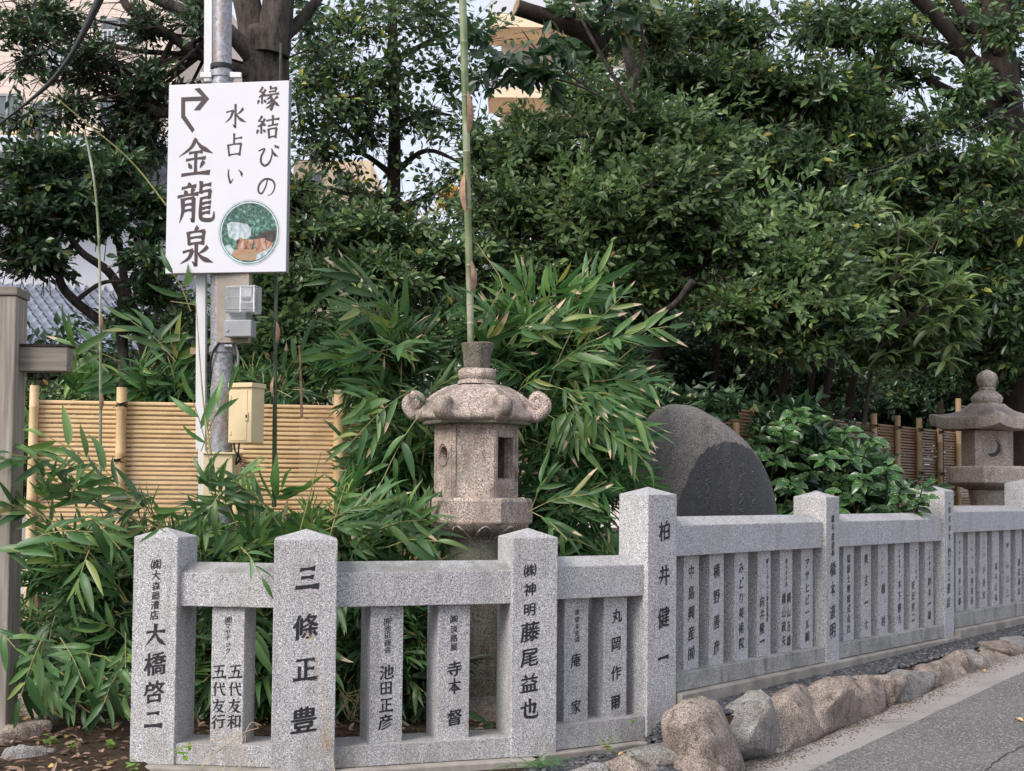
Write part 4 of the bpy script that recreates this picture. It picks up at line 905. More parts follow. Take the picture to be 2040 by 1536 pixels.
m = MB(); hw = 42 * kr; m.box(RC + Z3 * ((RZ(930) + RZ(858)) / 2), (2 * hw, 2 * hw * .62, RZ(858) - RZ(930)), R(12)); fb2 = m.build('fire_box', MT['buff'], ln2, bevel=.012)
c = RC + N2 * (hw * .62) - U2 * (4 * kr) + Z3 * RZ(893)
cres = [(math.cos(q) * .098, math.sin(q) * .098) for q in LS(-2.1, 1.0, 16)]; cres += [(math.cos(q) * .090 - .030, math.sin(q) * .088 + .026) for q in LS(.75, -1.85, 14)]
m = MB(); m.prism(cres, c, U2, Z3, N2, .001, .003); m.build('crescent_hole_shade', MT['plain_black'], fb2)  # black plate painting the darkness inside the crescent opening
pts = [c + U2 * (.118 * math.cos(q)) + Z3 * (.118 * math.sin(q)) + N2 * .002 for q in LS(0, 2 * math.pi, 26)]; MB().tube(pts, [.007] * 26, 5).build('window_ring', MT['buff'], fb2, smooth=60)
m = MB(); hr = (U2 * hw); m.box(RC + U2 * (hw + .0) + N2 * 0 + Z3 * (RZ(895)), (.006, 2 * hw * .62 * .55, (RZ(858) - RZ(930)) * .62), R(12)); m.build('side_opening_shade', MT['plain_black'], fb2)  # flat black plate in place of the shaded side window
m = MB(); m.lathe([(74 * kr, RZ(968)), (84 * kr, RZ(962)), (84 * kr, RZ(932)), (80 * kr, RZ(929))], 6, RC, a0=R(6)); weather(m.build('platform', MT['buff'], ln2, bevel=.008), .006, 6)
m = MB(); m.lathe([(34 * kr, RZ(1140)), (31 * kr, RZ(1100)), (31 * kr, RZ(1000)), (36 * kr, RZ(985)), (37 * kr, RZ(978)), (36 * kr, RZ(976)), (60 * kr, RZ(968))], 20, RC); weather(m.build('shaft', MT['buff'], ln2, smooth=50), .006, 6)
m = MB(); m.lathe([(70 * kr, -.1), (70 * kr, RZ(1180)), (50 * kr, RZ(1150)), (36 * kr, RZ(1138))], 6, RC, a0=R(6)); m.build('foot', MT['buff'], ln2, bevel=.01)

# ---------------------------------------------------------------- engraved egg-shaped monument
MY = 10.9; mc = P(1402, 1040, MY); 
mon = thing('stone_monument', (mc.x, MY, 0), 'big egg-shaped granite monument with a dark polished engraved face behind the corner post', 'monument')
bm = bmesh.new(); bmesh.ops.create_icosphere(bm, subdivisions=6, radius=1)
fn = Vector((math.sin(R(31)), -math.cos(R(31)), -.13)).normalized()
A_ = 160 * MY / F; H_ = P(1350, 808, MY).z - (P(1396, 1060, MY).z); C_ = Vector((mc.x, MY, P(1396, 1060, MY).z))
cutd = .36 * A_ + .12
cuts = []
for v in bm.verts:
    p = v.co.copy(); z = p.z
    x = p.x * A_ * 1.0; y = p.y * .50
    zz = z * (H_ if z > 0 else 1.1)
    x += -.33 * A_ * max(z, 0) ** 1.6; 
    w_ = Vector((x, y, zz)); w_ *= 1 + .03 * noise.noise(w_ * 2.0) + .008 * noise.noise(w_ * 8)
    # polished face: nearly flat cut, slightly convex
    e = w_.dot(fn) - (.225 + .02 * noise.noise(w_ * 1.2))
    flag = e > 0 
    if flag: w_ -= fn * (e * .86)
    cuts.append(flag); v.co = C_ + w_
bm.verts.index_update(); vs = [v.co.copy() for v in bm.verts]
fa = [tuple(v.index for v in f.verts) for f in bm.faces]; bm.free()
body = [f for f in fa if not all(cuts[i] for i in f)]; facef = [f for f in fa if all(cuts[i] for i in f)]
def submesh(fl):
    ids = sorted({i for f in fl for i in f}); mp = {a: b for b, a in enumerate(ids)}; m = MB(); m.v = [tuple(vs[i]) for i in ids]; m.f = [tuple(mp[i] for i in f) for f in fl]; m.m = [0] * len(fl); return m
bo = submesh(body).build('body', MT['monument'], mon, smooth=70)
fo = submesh(facef).build('polished_face', MT['polished'], mon, smooth=180)
# faint running-script engraving: three columns of cut strokes
rg = random.Random(11); Uf = Vector((math.cos(R(28)), math.sin(R(28)), 0)); Vf = fn.cross(Uf).normalized(); Vf = Vf if Vf.z > 0 else -Vf
from mathutils.bvhtree import BVHTree
bvh = BVHTree.FromPolygons(vs, facef)
for col, (px, y0, y1) in enumerate(((1392, 915, 1020), (1412, 900, 1020), (1434, 890, 1020), (1456, 895, 1020), (1478, 905, 1020), (1500, 930, 1020))):
    m = MB(); y = y0
    while y < y1:
        k = rg.randint(3, 5); pts = []
        for i in range(k):
            d = ray(px + rg.uniform(-7, 7), y + i * 5 + rg.uniform(-3, 3)); h = bvh.ray_cast(EYE, d.normalized())
            if h[0] is not None: pts.append(h[0] - d.normalized() * .0015)
        if len(pts) >= 3: cp = curve_pts(pts, 4); m.tube(cp, [.0036 + .002 * math.sin(i * 1.3) for i in range(len(cp))], 4)
        y += rg.uniform(12, 18)
    if m.v: m.build('engraving', simple('engraved_groove%d' % col, (.13, .13, .125), .8, .2, .3, 30, 0), fo)

# ---------------------------------------------------------------- signpost
SY = 8.95
pc = P(441, 900, SY); pt_ = P(443.5, 0, SY)
sp = thing('signpost', (pc.x, SY, 0), 'galvanised steel signpost with white cable duct between the stone fence and the bamboo fence', 'post')
def on(px, py, Y=SY): return P(px, py, Y)
b = on(440, 1440); t = on(444, -60)
MB().tube([Vector((b.x, SY, -.1)), on(441, 900), on(443, 150)], [22 * SY / F] * 3, 28).build('pole', MT['galv'], sp, smooth=60)
MB().tube([on(443, 152), t], [18.5 * SY / F] * 2, 28).build('upper_pole', MT['galv'], sp, smooth=60)
def duct(x0, y0, x1, y1, w=17):
    a = on(x0, y0, SY + .03); c = on(x1, y1, SY + .03); m = MB(); wd = w * SY / F; dp = .06
    vs = []
    for p in (a, c):
        for sx, sy in ((-1, -1), (1, -1), (1, 1), (-1, 1)): vs.append(p + Vector((sx * wd / 2, sy * dp / 2, 0)))
    m.add(vs, [(0, 1, 2, 3), (7, 6, 5, 4)] + [(i, (i + 1) % 4, 4 + (i + 1) % 4, 4 + i) for i in range(4)]); m.build('cable_duct', MT['white_plastic'], sp, bevel=.003)
duct(402, 540, 401, 896, 19); duct(404, 896, 406, 1440, 15); duct(417, -60, 416, 165, 16)
def band(py, r=24, h=7, mat='galv', name='clamp_band'):
    p = on(442, py); MB().lathe([(r * SY / F, -h * SY / F), (r * SY / F, h * SY / F)], 24, p).build(name, MT[mat], sp, smooth=40)
band(134, 23, 4, 'black_rubber', 'cable_band'); band(150, 24.5, 6); band(697, 25, 6); band(905, 24, 4)
for px in (411, 470):
    p = on(px, 150, SY - .05); MB().box(p, (.075, .03, .035)).build('bracket_tab', MT['white_plastic'], sp, bevel=.003)
p = on(432, 700, SY + .06); MB().box(on(424, 700, SY + .09), (.30, .03, .045)).build('wooden_batten', MT['cutwood'], sp, bevel=.003)
p = on(448, 690, SY - .09); MB().tube([p, p + Vector((.05, 0, 0))], .014, 10).build('clamp_bolt', MT['galv'], sp, smooth=40)
# cream terminal cover round the foot of the pole
m = MB(); a = on(405, 904, SY - .11); b = on(462, 1005, SY - .11); m.box(((a.x + b.x) / 2, SY, (a.z + b.z) / 2), (b.x - a.x, .22, a.z - b.z)); fcv = m.build('foot_cover', MT['cream'], sp, bevel=.006)
m = MB(); m.box(((a.x + b.x) / 2 + .01, SY, a.z + .005), (b.x - a.x + .03, .25, .012)); m.build('cover_lid', MT['cream'], fcv, bevel=.003)
MB().tube([on(410, 1005, SY), Vector((on(410, 1005, SY).x, SY, -.05))], .03, 10).build('conduit', MT['white_plastic'], sp, smooth=60)
# loose cables
m = MB(); m.tube(curve_pts([on(437, 682, SY - .08), on(425, 700, SY - .09), on(419, 730, SY - .06), on(421, 770, SY - .03)], 6), .008, 8); m.build('cable', MT['black_rubber'], sp, smooth=60)
m = MB(); m.tube(curve_pts([on(468, 684, SY - .06), on(474, 705, SY - .07), on(473, 730, SY - .05), on(463, 760, SY - .02), on(460, 775, SY + .02)], 6), .008, 8); m.build('cable', MT['grey_plastic'], sp, smooth=60)
# sign board
SU, SN = frame(R(-9)); sc_ = on(452, 352, SY - .12); so_ = Vector(sc_)
tl = hit(452, 165, so_, SN); br = hit(452, 543, so_, SN); le_, ri_ = hit(333, 354, so_, SN), hit(572.5, 354, so_, SN); W_ = (ri_ - le_).dot(SU); H_ = tl.z - br.z; cen = (le_ + ri_) / 2; cen.z = (tl.z + br.z) / 2
sg = thing('sign', cen, 'white sign with arrow, vertical brown lettering and round picture on the signpost', 'sign')
def box_on(c, U, N, sz, name, mat, parent, bevel=0):
    m = MB(); m.box(c, sz, math.atan2(U.y, U.x)); return m.build(name, mat, parent, bevel=bevel)
board = box_on(cen - SN * .028, SU, SN, (W_, .056, H_), 'board', MT['sign_white'], sg, .003)
box_on(cen - SN * .030, SU, SN, (W_ + .004, .044, H_ + .004), 'edge_frame', MT['frame'], board)
for (px, py) in ((411, 158), (470, 156)): pass
for ch in [('金', 390, 315, 74), ('龍', 391, 404, 80), ('泉', 391, 492, 76), ('縁', 534, 196, 46), ('結', 533, 255, 48), ('び', 534, 312, 44), ('の', 531, 372, 40), ('水', 469, 231, 46), ('占', 468, 290, 46), ('い', 468, 350, 40)]:
    write(MB(), so_, SN, SU, [ch], .026 if ch[3] > 60 else .024, .09, .0012, 1.0, True).build('letter', MT['sign_ink'], board)
def on_sign(px, py): p = hit(px, py, so_, SN); d = p - so_; return (d.dot(SU), d.z)
arrow = [(387, 177), (398, 175), (417, 197), (398, 220), (386, 220), (401, 201), (369, 202), (369, 230), (388, 258), (383, 265), (361, 234), (361, 194), (402, 192)]
ap = [on_sign(a, b) for a, b in arrow]; 
def flat(poly, z, name, mat, parent=None):
    bm = bmesh.new(); vs = [bm.verts.new(so_ + SU * x + Z3 * y + SN * z) for x, y in poly]; es = [bm.edges.new((vs[i], vs[(i + 1) % len(vs)])) for i in range(len(vs))]
    bmesh.ops.triangle_fill(bm, edges=es, use_beauty=True); bm.verts.index_update(); m = MB(); m.add([v.co.copy() for v in bm.verts], [tuple(v.index for v in f.verts) for f in bm.faces]); bm.free()
    return m.build(name, mat, parent or board)
flat(ap, .0012, 'arrow', MT['sign_ink'])
def printm(name, stops, sc, st=None):
    m = Mat(name, .4, .4); m.col(m.ramp(m.noise(sc, 6, .7, stretch=st), stops)); return m.m
def circ(px, py, r, n=48): c = on_sign(px, py); rr = r * (SY - .12) / F; return [(c[0] + rr * math.cos(a), c[1] + rr * 1.03 * math.sin(a)) for a in LS(0, 2 * math.pi, n, endpoint=False)]
CX_, CY_ = 496.5, 463.5
def ring(r0, r1, z, mat, name):
    a = circ(CX_, CY_, r0, 64); b = circ(CX_, CY_, r1, 64); m = MB(); n = 64
    m.add([so_ + SU * x + Z3 * y + SN * z for x, y in a + b], [(i, (i + 1) % n, n + (i + 1) % n, n + i) for i in range(n)]); m.build(name, mat, board)
grn = printm('print_foliage', [(0.35, (.015, .035, .03)), (.48, (.035, .10, .075)), (.58, (.10, .24, .20)), (.68, (.35, .50, .47))], 42)
silver = printm('print_silver_ring', [(0.3, (.30, .42, .45)), (.7, (.72, .78, .82))], 9)
flat(circ(CX_, CY_, 62), .0008, 'picture', grn)
ring(58, 60.5, .0018, silver, 'picture_ring'); ring(62, 63, .0018, silver, 'picture_ring'); ring(64.5, 65, .0018, silver, 'picture_ring')
# clip shapes to the circle
def clip(poly, r=57.5):
    cx_, cy_ = on_sign(CX_, CY_); rr = r * (SY - .12) / F; out = []
    for x, y in [on_sign(a, b) for a, b in poly]:
        dx, dy = x - cx_, y - cy_; d = math.hypot(dx, dy); k = min(1, rr / max(d, 1e-6)); out.append((cx_ + dx * k, cy_ + dy * k))
    return out
rockp = printm('print_pale_rock', [(.35, (.22, .32, .33)), (.6, (.55, .62, .66)), (.75, (.75, .8, .84))], 40)
waterp = printm('print_brown_pool', [(.35, (.26, .15, .08)), (.55, (.42, .26, .15)), (.7, (.24, .24, .16))], 20, (.4, 1, 2))
orng = printm('print_reddish_rocks', [(.36, (.05, .025, .02)), (.5, (.36, .17, .10)), (.66, (.55, .42, .34))], 40, (1, 1, .4))
darkp = printm('print_dark_rock', [(.4, (.02, .02, .02)), (.7, (.10, .07, .06))], 30)
flat(clip([(451, 500), (549, 496), (548, 505), (530, 520), (505, 524), (478, 520), (462, 512)]), .0010, 'picture_pool', waterp)
flat(clip([(452, 447), (460, 442), (475, 443), (493, 447), (500, 455), (500, 470), (488, 478), (470, 480), (456, 472)]), .0010, 'picture_rock', rockp)
flat(clip([(505, 474), (520, 464), (540, 458), (553, 460), (553, 478), (540, 490), (520, 482)]), .0010, 'picture_cave', darkp)
for a in ([(470, 480), (478, 474), (492, 477), (492, 497), (474, 498)], [(493, 478), (505, 477), (505, 497), (493, 497)], [(506, 477), (528, 474), (530, 497), (510, 499)], [(530, 478), (545, 484), (540, 494), (531, 494)]):
    flat(clip(a), .0013, 'picture_stone', orng)
flat(clip([(444, 492), (458, 488), (466, 498), (462, 508), (450, 505)]), .0013, 'picture_rock', rockp)
flat(clip([(512, 506), (530, 498), (545, 492), (550, 498), (538, 515), (518, 522), (510, 520)]), .0013, 'picture_rock', rockp)

# electricity meter on its board
mt = thing('electricity_meter', on(470, 625, SY - .12), 'clear-cased electricity meter on a tan board below the sign', 'meter')
MU, MN = frame(R(-14)); MO = on(460, 610, SY - .10)
def mbox(px0, py0, px1, py1, off, dp, name, mat, parent=None, bevel=.003):
    a = hit(px0, py0, MO + MN * off, MN); b = hit(px1, py1, MO + MN * off, MN); c = (a + b) / 2 - MN * (dp / 2)
    return box_on(c, MU, MN, ((b - a).dot(MU), dp, a.z - b.z), name, mat, parent or mt, bevel)
bd = mbox(433, 543, 494, 682, 0, .05, 'backing_board', MT['tan_board'])
for x, y in ((440, 552), (487, 552), (440, 674), (487, 676)):
    p = hit(x, y, MO, MN); MB().tube([p, p + MN * .005], .005, 8).build('screw', MT['galv'], bd)
mbox(452, 575, 492, 616, .05, .045, 'meter_body', MT['grey_plastic'])
gl = Mat('clear_plastic_case', .08, .5); gl.col((.75, .78, .8)); gl.b.inputs['Transmission Weight'].default_value = .75; gl.b.inputs['Roughness'].default_value = .12; gl.b.inputs['IOR'].default_value = 1.25
a = mbox(449, 569, 508, 622, .115, .105, 'clear_case', gl.m, None, .008)
mbox(480, 573, 501, 590, .098, .004, 'label_plate', MT['white_plastic'], None, .001)
mbox(480, 592, 505, 603, .1, .006, 'display_bezel', MT['white_plastic'], None, .001); mbox(484, 594, 500, 600, .102, .003, 'display', MT['plain_black'], None, .0005)
for y in (571, 591, 614): mbox(451, y, 508, y + .9, .118, .003, 'case_rib', MT['grey_plastic'], None, 0)
for x in (478, 505): mbox(x, 570, x + .9, 621, .118, .003, 'case_rib', MT['white_plastic'], None, 0)
mbox(450, 618, 490, 640, .06, .055, 'terminal_section', MT['frame']); mbox(446, 638, 500, 670, .085, .08, 'terminal_cover', MT['grey_plastic'], None, .006)
p = hit(452, 657, MO + MN * .087, MN); MB().tube([p - MN * .003, p + MN * .003], .014, 16).build('knockout', MT['grey_plastic'], mt)
# cream box
bx = thing('switch_box', on(487, 824, SY - .15), 'cream painted steel switch box with small latch on the signpost', 'box')
BU, BN = frame(R(-22)); BO = on(475, 824, SY - .20)
def cbox(px0, py0, px1, py1, off, dp, name, mat='cream', parent=None, bevel=.004):
    a = hit(px0, py0, BO + BN * off, BN); b = hit(px1, py1, BO + BN * off, BN); c = (a + b) / 2 - BN * (dp / 2)
    return box_on(c, BU, BN, ((b - a).dot(BU), dp, a.z - b.z), name, MT[mat], parent or bx, bevel)
cb = cbox(456, 770, 500, 882, 0, .15, 'case'); cbox(454, 763, 502, 771, .015, .17, 'lid', 'cream', None, .003)
dr = cbox(458, 778, 491, 878, .004, .004, 'door', 'cream', cb, .002); cbox(488, 820, 493, 838, .010, .006, 'latch', 'cream', cb, .002); cbox(489, 826, 491.5, 832, .013, .004, 'latch_slot', 'black_rubber', cb, .0)
for y in (788, 858): cbox(457, y, 460, y + 9, .009, .005, 'hinge', 'cream', cb, .001)
for dx in (0, 7):
    MB().tube(curve_pts([on(466 + dx * 1.5, 882, SY - .14), on(468 + dx, 898, SY - .15), on(474, 905, SY - .15), on(478 - dx, 915, SY - .1), on(470, 925, SY - .05)], 5), .006, 7).build('cable', MT['black_rubber'], bx, smooth=60)

# ---------------------------------------------------------------- overhead cables
t = thing('overhead_cable', P(100, 130, 9), 'thick dark sheathed cable crossing the upper left corner', 'cable')
pts = curve_pts([P(205, -20, 9), P(192, 12, 9), P(150, 95, 9), P(112, 150, 9), P(72, 190, 9), P(-20, 262, 9)], 8)
MB().tube(pts, lerp_list([.022, .030, .025, .016, .014, .017, .010, .008], len(pts)), 10).build('sheath', MT['black_rubber'], t, smooth=60)
for q, lb in ((0, 'upper thin wire slanting up to the right edge through the trees'), (8, 'lower thin wire slanting up to the right edge through the trees')):
    t = thing('overhead_wire', P(1850, 290, 12.6), lb, 'wire'); MB().tube(curve_pts([P(2060, 188 + q, 12.5), P(1900, 268 + q, 12.6), P(1780, 325 + q, 12.7), P(1680, 352 + q, 12.8)], 6), .0035, 5).build('wire', MT['ink_soft'], t, smooth=60)

# ---------------------------------------------------------------- houses behind
HY = 17.5
hs = thing('plaster_house', P(180, 600, HY) * 1, 'white plaster storehouse with grey tiled lean-to roof behind the left shrubs', 'house')
a = P(-60, 345, HY + 1.4); b = P(352, 600, HY + 1.4)
m = MB(); m.box(((a.x + b.x) / 2, HY + 3.4, a.z / 2), (b.x - a.x, 4.0, a.z)); m.build('wall', MT['plaster'], hs)
m = MB(); m.box(((a.x + b.x) / 2, HY + 3.0, a.z + .12), (b.x - a.x + 1.2, 5.6, .24)); m.build('upper_eave', MT['tile'], hs, bevel=.03)
# lean-to roof, tiles one by one
e0 = P(-190, 735, HY - 1.6); e1 = P(385, 735, HY - 1.0); top = P(20, 570, HY + 1.35)
rU = (e1 - e0).normalized(); rl = (e1 - e0).length; back = Vector((0, 1, 0)); rise = (top.z - e0.z); rV = Vector((-.12, (top.y - e0.y), rise)); rvl = rV.length; rV.normalize(); rN = rU.cross(rV).normalized()
NC_, NR_ = 25, 12; tw, th_ = rl / NC_, rvl / NR_
m = MB(); c0 = e0 - rN * .06; m.add([c0, c0 + rU * rl, c0 + rU * rl + rV * rvl, c0 + rV * rvl, c0 - rN * .08, c0 + rU * rl - rN * .08, c0 + rU * rl + rV * rvl - rN * .08, c0 + rV * rvl - rN * .08], [(0, 1, 2, 3), (7, 6, 5, 4), (0, 4, 5, 1), (1, 5, 6, 2), (2, 6, 7, 3), (3, 7, 4, 0)]); rf = m.build('lean_to_roof', MT['dark_bark'], hs)
tv, tf = [], []; nx = 6
for j in (0, 1):
    for i in range(nx + 1): 
        x = i / nx; w_ = -.05 * math.sin(math.pi * x) if x < .7 else .035 * math.sin(math.pi * (x - .7) / .3)
        tv.append(rU * (x * tw * 1.02) + rV * (j * th_ * 1.12) + rN * (w_ + (.06 if j == 0 else 0)))
for i in range(nx + 1): tv.append(tv[i] - rN * .03)
tf = [(i, i + 1, nx + 2 + i, nx + 1 + i) for i in range(nx)] + [(2 * nx + 2 + i, 2 * nx + 3 + i, i + 1, i) for i in range(nx)]
tme = bpy.data.meshes.new('roof_tile'); tme.from_pydata(tv, [], tf); tme.materials.append(MT['tile']); tme.shade_smooth(); tme.set_sharp_from_angle(angle=R(40))
for r_ in range(NR_):
    for c_ in range(NC_):
        o = bpy.data.objects.new('roof_tile', tme); COL.objects.link(o); o.parent = rf; o.location = e0 + rU * (c_ * tw) + rV * (r_ * th_) + rN * .01 - org(hs)
m = MB(); m.box(e0 + rU * (rl / 2) + Vector((0, 1.2, -1.2)), (rl * .96, .15, 2.6)); m.build('lower_wall', MT['plaster'], hs)

h2 = thing('distant_house', P(880, 470, 24), 'pale roofed house glimpsed through leaves behind the bamboo culm', 'house')
a = P(790, 432, 24); b = P(980, 520, 24); m = MB(); m.box(((a.x + b.x) / 2, 26, b.z / 2), (b.x - a.x, 3.6, b.z)); m.build('wall', MT['plaster'], h2)
m = MB(); m.add([P(785, 505, 24), P(985, 500, 24), P(960, 430, 27), P(805, 434, 27), P(785, 505, 30), P(985, 500, 30)], [(0, 1, 2, 3), (3, 2, 5, 4), (0, 3, 4), (1, 5, 2), (0, 4, 5, 1)]); rr_ = m.build('roof', MT['tile'], h2)
for k in range(7):
    f = (k + .5) / 7; p0 = P(785, 505, 24).lerp(P(805, 434, 27), f); p1 = P(985, 500, 24).lerp(P(960, 430, 27), f); MB().tube([p0 + Z3 * .03, p1 + Z3 * .03], .045, 6).build('roof_course', MT['plaster'], rr_, smooth=60)

def brickwall():
    m = Mat('sunlit_beige_wall_tiles', .8, .3); b = m.n('ShaderNodeTexBrick'); b.inputs['Scale'].default_value = 1.0; b.inputs['Color1'].default_value = (.74, .62, .54, 1); b.inputs['Color2'].default_value = (.80, .68, .60, 1); b.inputs['Mortar'].default_value = (.62, .52, .46, 1)  # beige brightened so the wall colour carries the sunlight
    b.inputs['Brick Width'].default_value = .5; b.inputs['Row Height'].default_value = .22; b.inputs['Mortar Size'].default_value = .02
    mp = m.n('ShaderNodeMapping'); mp.inputs['Rotation'].default_value = (R(90), 0, 0); m.l(m.tc.outputs['Object'], mp.inputs[0]); m.l(mp.outputs[0], b.inputs[0]); m.col(b.outputs[0]); return m.m
MT['beige'] = brickwall(); MT['sunlit_orange_wall'] = simple('sunlit_tan_render', (.85, .68, .49), .8, .2, .06, .5, 0); MT['pale_wall'] = simple('cream_white_render', (.82, .76, .70), .8, .2, .05, .5, 0)  # orange render colour holds the warm sunlight on the far buildings
AY = 48
ap1 = thing('apartment_building', P(150, 600, AY), 'beige tiled apartment building rising behind the upper left trees', 'building')
a = P(-60, -160, AY); b = P(345, 330, AY)
m = MB(); m.box(((a.x + b.x) / 2, AY + 6, a.z / 2), (b.x - a.x, 12, a.z)); m.build('wall', MT['beige'], ap1)
def window(par, x0, y0, x1, y1, Y, frame_w=.09, rail=False):
    a = P(x0, y0, Y); b = P(x1, y1, Y); f = MB(); w_, h_ = b.x - a.x, a.z - b.z; c = Vector(((a.x + b.x) / 2, Y - .03, (a.z + b.z) / 2))
    for dx, dz, sx, sz in ((-w_ / 2, 0, frame_w, h_), (w_ / 2, 0, frame_w, h_), (0, h_ / 2, w_ - frame_w, frame_w), (0, -h_ / 2, w_ - frame_w, frame_w), (0, 0, frame_w * .8, h_ - frame_w)): f.box(c + Vector((dx, 0, dz)), (sx, .12, sz))
    wo_ = f.build('window', MT['frame'], par); g_ = MB(); g_.box(c, (w_ - frame_w, .03, h_ - frame_w)); g_.build('pane', MT['glass'], wo_)
    if rail:
        r_ = MB()
        for k in range(9): r_.box(c + Vector((-w_ / 2 + w_ * k / 8, -.35, -h_ * .28)), (.035, .035, h_ * .5))
        for dz in (-.03, -.53): r_.box(c + Vector((0, -.352, h_ * dz)), (w_ + .1, .045, .045))
        r_.build('window_rail', MT['white_plastic'], wo_)
window(ap1, 52, 96, 150, 142, AY, rail=True); window(ap1, -10, 190, 40, 262, AY); window(ap1, 64, 205, 112, 268, AY); window(ap1, 205, 40, 270, 92, AY, rail=True); window(ap1, 200, 190, 262, 250, AY)
m = MB(); a2 = P(-60, 262, AY - .3); b2 = P(230, 292, AY - .3); m.box(((a2.x + b2.x) / 2, AY - .2, (a2.z + b2.z) / 2), (b2.x - a2.x, .4, a2.z - b2.z)); m.build('ledge', MT['sunlit_orange_wall'], ap1)

BY = 55
ap2 = thing('apartment_building', P(1080, 600, BY), 'cream apartment building with sunlit tan balcony edges behind the middle trees', 'building')
a = P(1000, -40, BY + 2); b = P(1340, 420, BY + 2); m = MB(); m.box(((a.x + b.x) / 2, BY + 8, a.z / 2), (b.x - a.x, 12, a.z)); m.build('wall', MT['pale_wall'], ap2)
for (y0, y1) in ((32, 60), (178, 200), (318, 340)):
    a = P(972, y0, BY); b = P(1330, y1, BY); m = MB(); m.box(((a.x + b.x) / 2, BY + 1, (a.z + b.z) / 2), (b.x - a.x, 2.4, a.z - b.z)); m.build('balcony_slab', MT['sunlit_orange_wall'], ap2)
    a = P(974, y0 - 42, BY); b = P(1330, y0, BY); m = MB(); m.box(((a.x + b.x) / 2, BY - .1, (a.z + b.z) / 2), (b.x - a.x, .12, a.z - b.z)); m.build('balcony_panel', MT['sign_white'], ap2)
for x0, y0, x1, y1 in ((1012, 112, 1062, 140), (1100, 108, 1150, 138), (1012, 250, 1066, 275), (1110, 248, 1160, 275), (1150, 20, 1190, 32)): window(ap2, x0, y0, x1, y1, BY + 1.9)
ap3 = thing('low_building', P(660, 600, 60), 'orange sunlit low building glimpsed between leaves right of the sign', 'building')
a = P(585, 318, 60); b = P(735, 600, 60); m = MB(); m.box(((a.x + b.x) / 2, 64, a.z / 2), (b.x - a.x, 8, a.z)); m.build('wall', MT['sunlit_orange_wall'], ap3)
window(ap3, 610, 345, 640, 375, 60); window(ap3, 670, 345, 700, 375, 60)
ap4 = thing('low_building', P(1150, 600, 58), 'pale low building glimpsed through leaves below the balconies', 'building')
a = P(985, 225, 58); b = P(1020, 600, 58); m = MB(); m.box(((a.x + b.x) / 2, 62, a.z / 2), (b.x - a.x, 8, a.z)); m.build('wall', MT['plaster'], ap4)

# ---------------------------------------------------------------- foliage
def nrm(a): return a / np.maximum(np.linalg.norm(a, axis=-1, keepdims=True), 1e-9)
def leaf_mesh_np(pos, axis, nor, ln, wd, kind):
    """many leaves at once; kind 5: folded diamond (4 tris), 7: rounder (6 faces)"""
    side = nrm(np.cross(nor, axis)); nor = np.cross(axis, side)
    L = ln[:, None]; W_ = wd[:, None]; n = len(pos)
    if kind == 5:
        v = np.stack([pos, pos + axis * L * .42 + side * W_ * .5 + nor * W_ * .16, pos + axis * L * .5 - nor * L * .02, pos + axis * L * .42 - side * W_ * .5 + nor * W_ * .16, pos + axis * L - nor * L * .12], 1)
        f = np.array([[0, 2, 1], [0, 3, 2], [1, 2, 4], [2, 3, 4]])
    else:
        v = np.stack([pos, pos + axis * L * .28 + side * W_ * .40 + nor * W_ * .12, pos + axis * L * .66 + side * W_ * .42 + nor * (W_ * .12 - L * .04), pos + axis * L - nor * L * .14,
                      pos + axis * L * .66 - side * W_ * .42 + nor * (W_ * .12 - L * .04), pos + axis * L * .28 - side * W_ * .40 + nor * W_ * .12, pos + axis * L * .48 - nor * L * .03], 1)
        f = np.array([[0, 6, 1], [1, 6, 2], [2, 6, 3], [3, 6, 4], [4, 6, 5], [5, 6, 0]])
    k = v.shape[1]; F_ = (f[None] + (np.arange(n) * k)[:, None, None]).reshape(-1, 3)
    return v.reshape(-1, 3), F_
TOTAL = [0]
def sprays(tips, dirs, rg, m, ll, lw, splen, droop=.25, up=.55, kind=5, flat=.5):
    """m leaves along each twig ending at tip with direction dir"""
    n = len(tips); dirs = nrm(dirs); base = tips - dirs * splen[:, None]
    k = (np.arange(m) + .5) / m
    pos = base[:, None] + dirs[:, None] * (splen[:, None, None] * k[None, :, None]); pos[..., 2] -= (droop * splen[:, None] * k[None] ** 2) * .5
    ref = nrm(np.stack([rg.normal(0, .5, n), rg.normal(-.45, .5, n), rg.normal(up, .35, n) + .25], 1)); ref = nrm(ref - dirs * (ref * dirs).sum(1, keepdims=True))
    sd = np.cross(dirs, ref); sgn = np.where(np.arange(m) % 2 == 0, 1.0, -1.0)
    ax = dirs[:, None] * rg.uniform(.35, .9, (n, m, 1)) + sd[:, None] * sgn[None, :, None] * rg.uniform(.5, 1.0, (n, m, 1)) + rg.normal(0, .22, (n, m, 3)); ax[..., 2] -= droop
    ax[:, -1] = dirs + rg.normal(0, .15, (n, 3)); ax = nrm(ax)
    no = ref[:, None] + rg.normal(0, flat, (n, m, 3)); no = nrm(no - ax * (no * ax).sum(-1, keepdims=True))
    L = ll * rg.uniform(.65, 1.2, (n, m)); W_ = lw * rg.uniform(.8, 1.15, (n, m)) * (L / ll)
    return leaf_mesh_np(pos.reshape(-1, 3), ax.reshape(-1, 3), no.reshape(-1, 3), L.ravel(), W_.ravel(), kind)
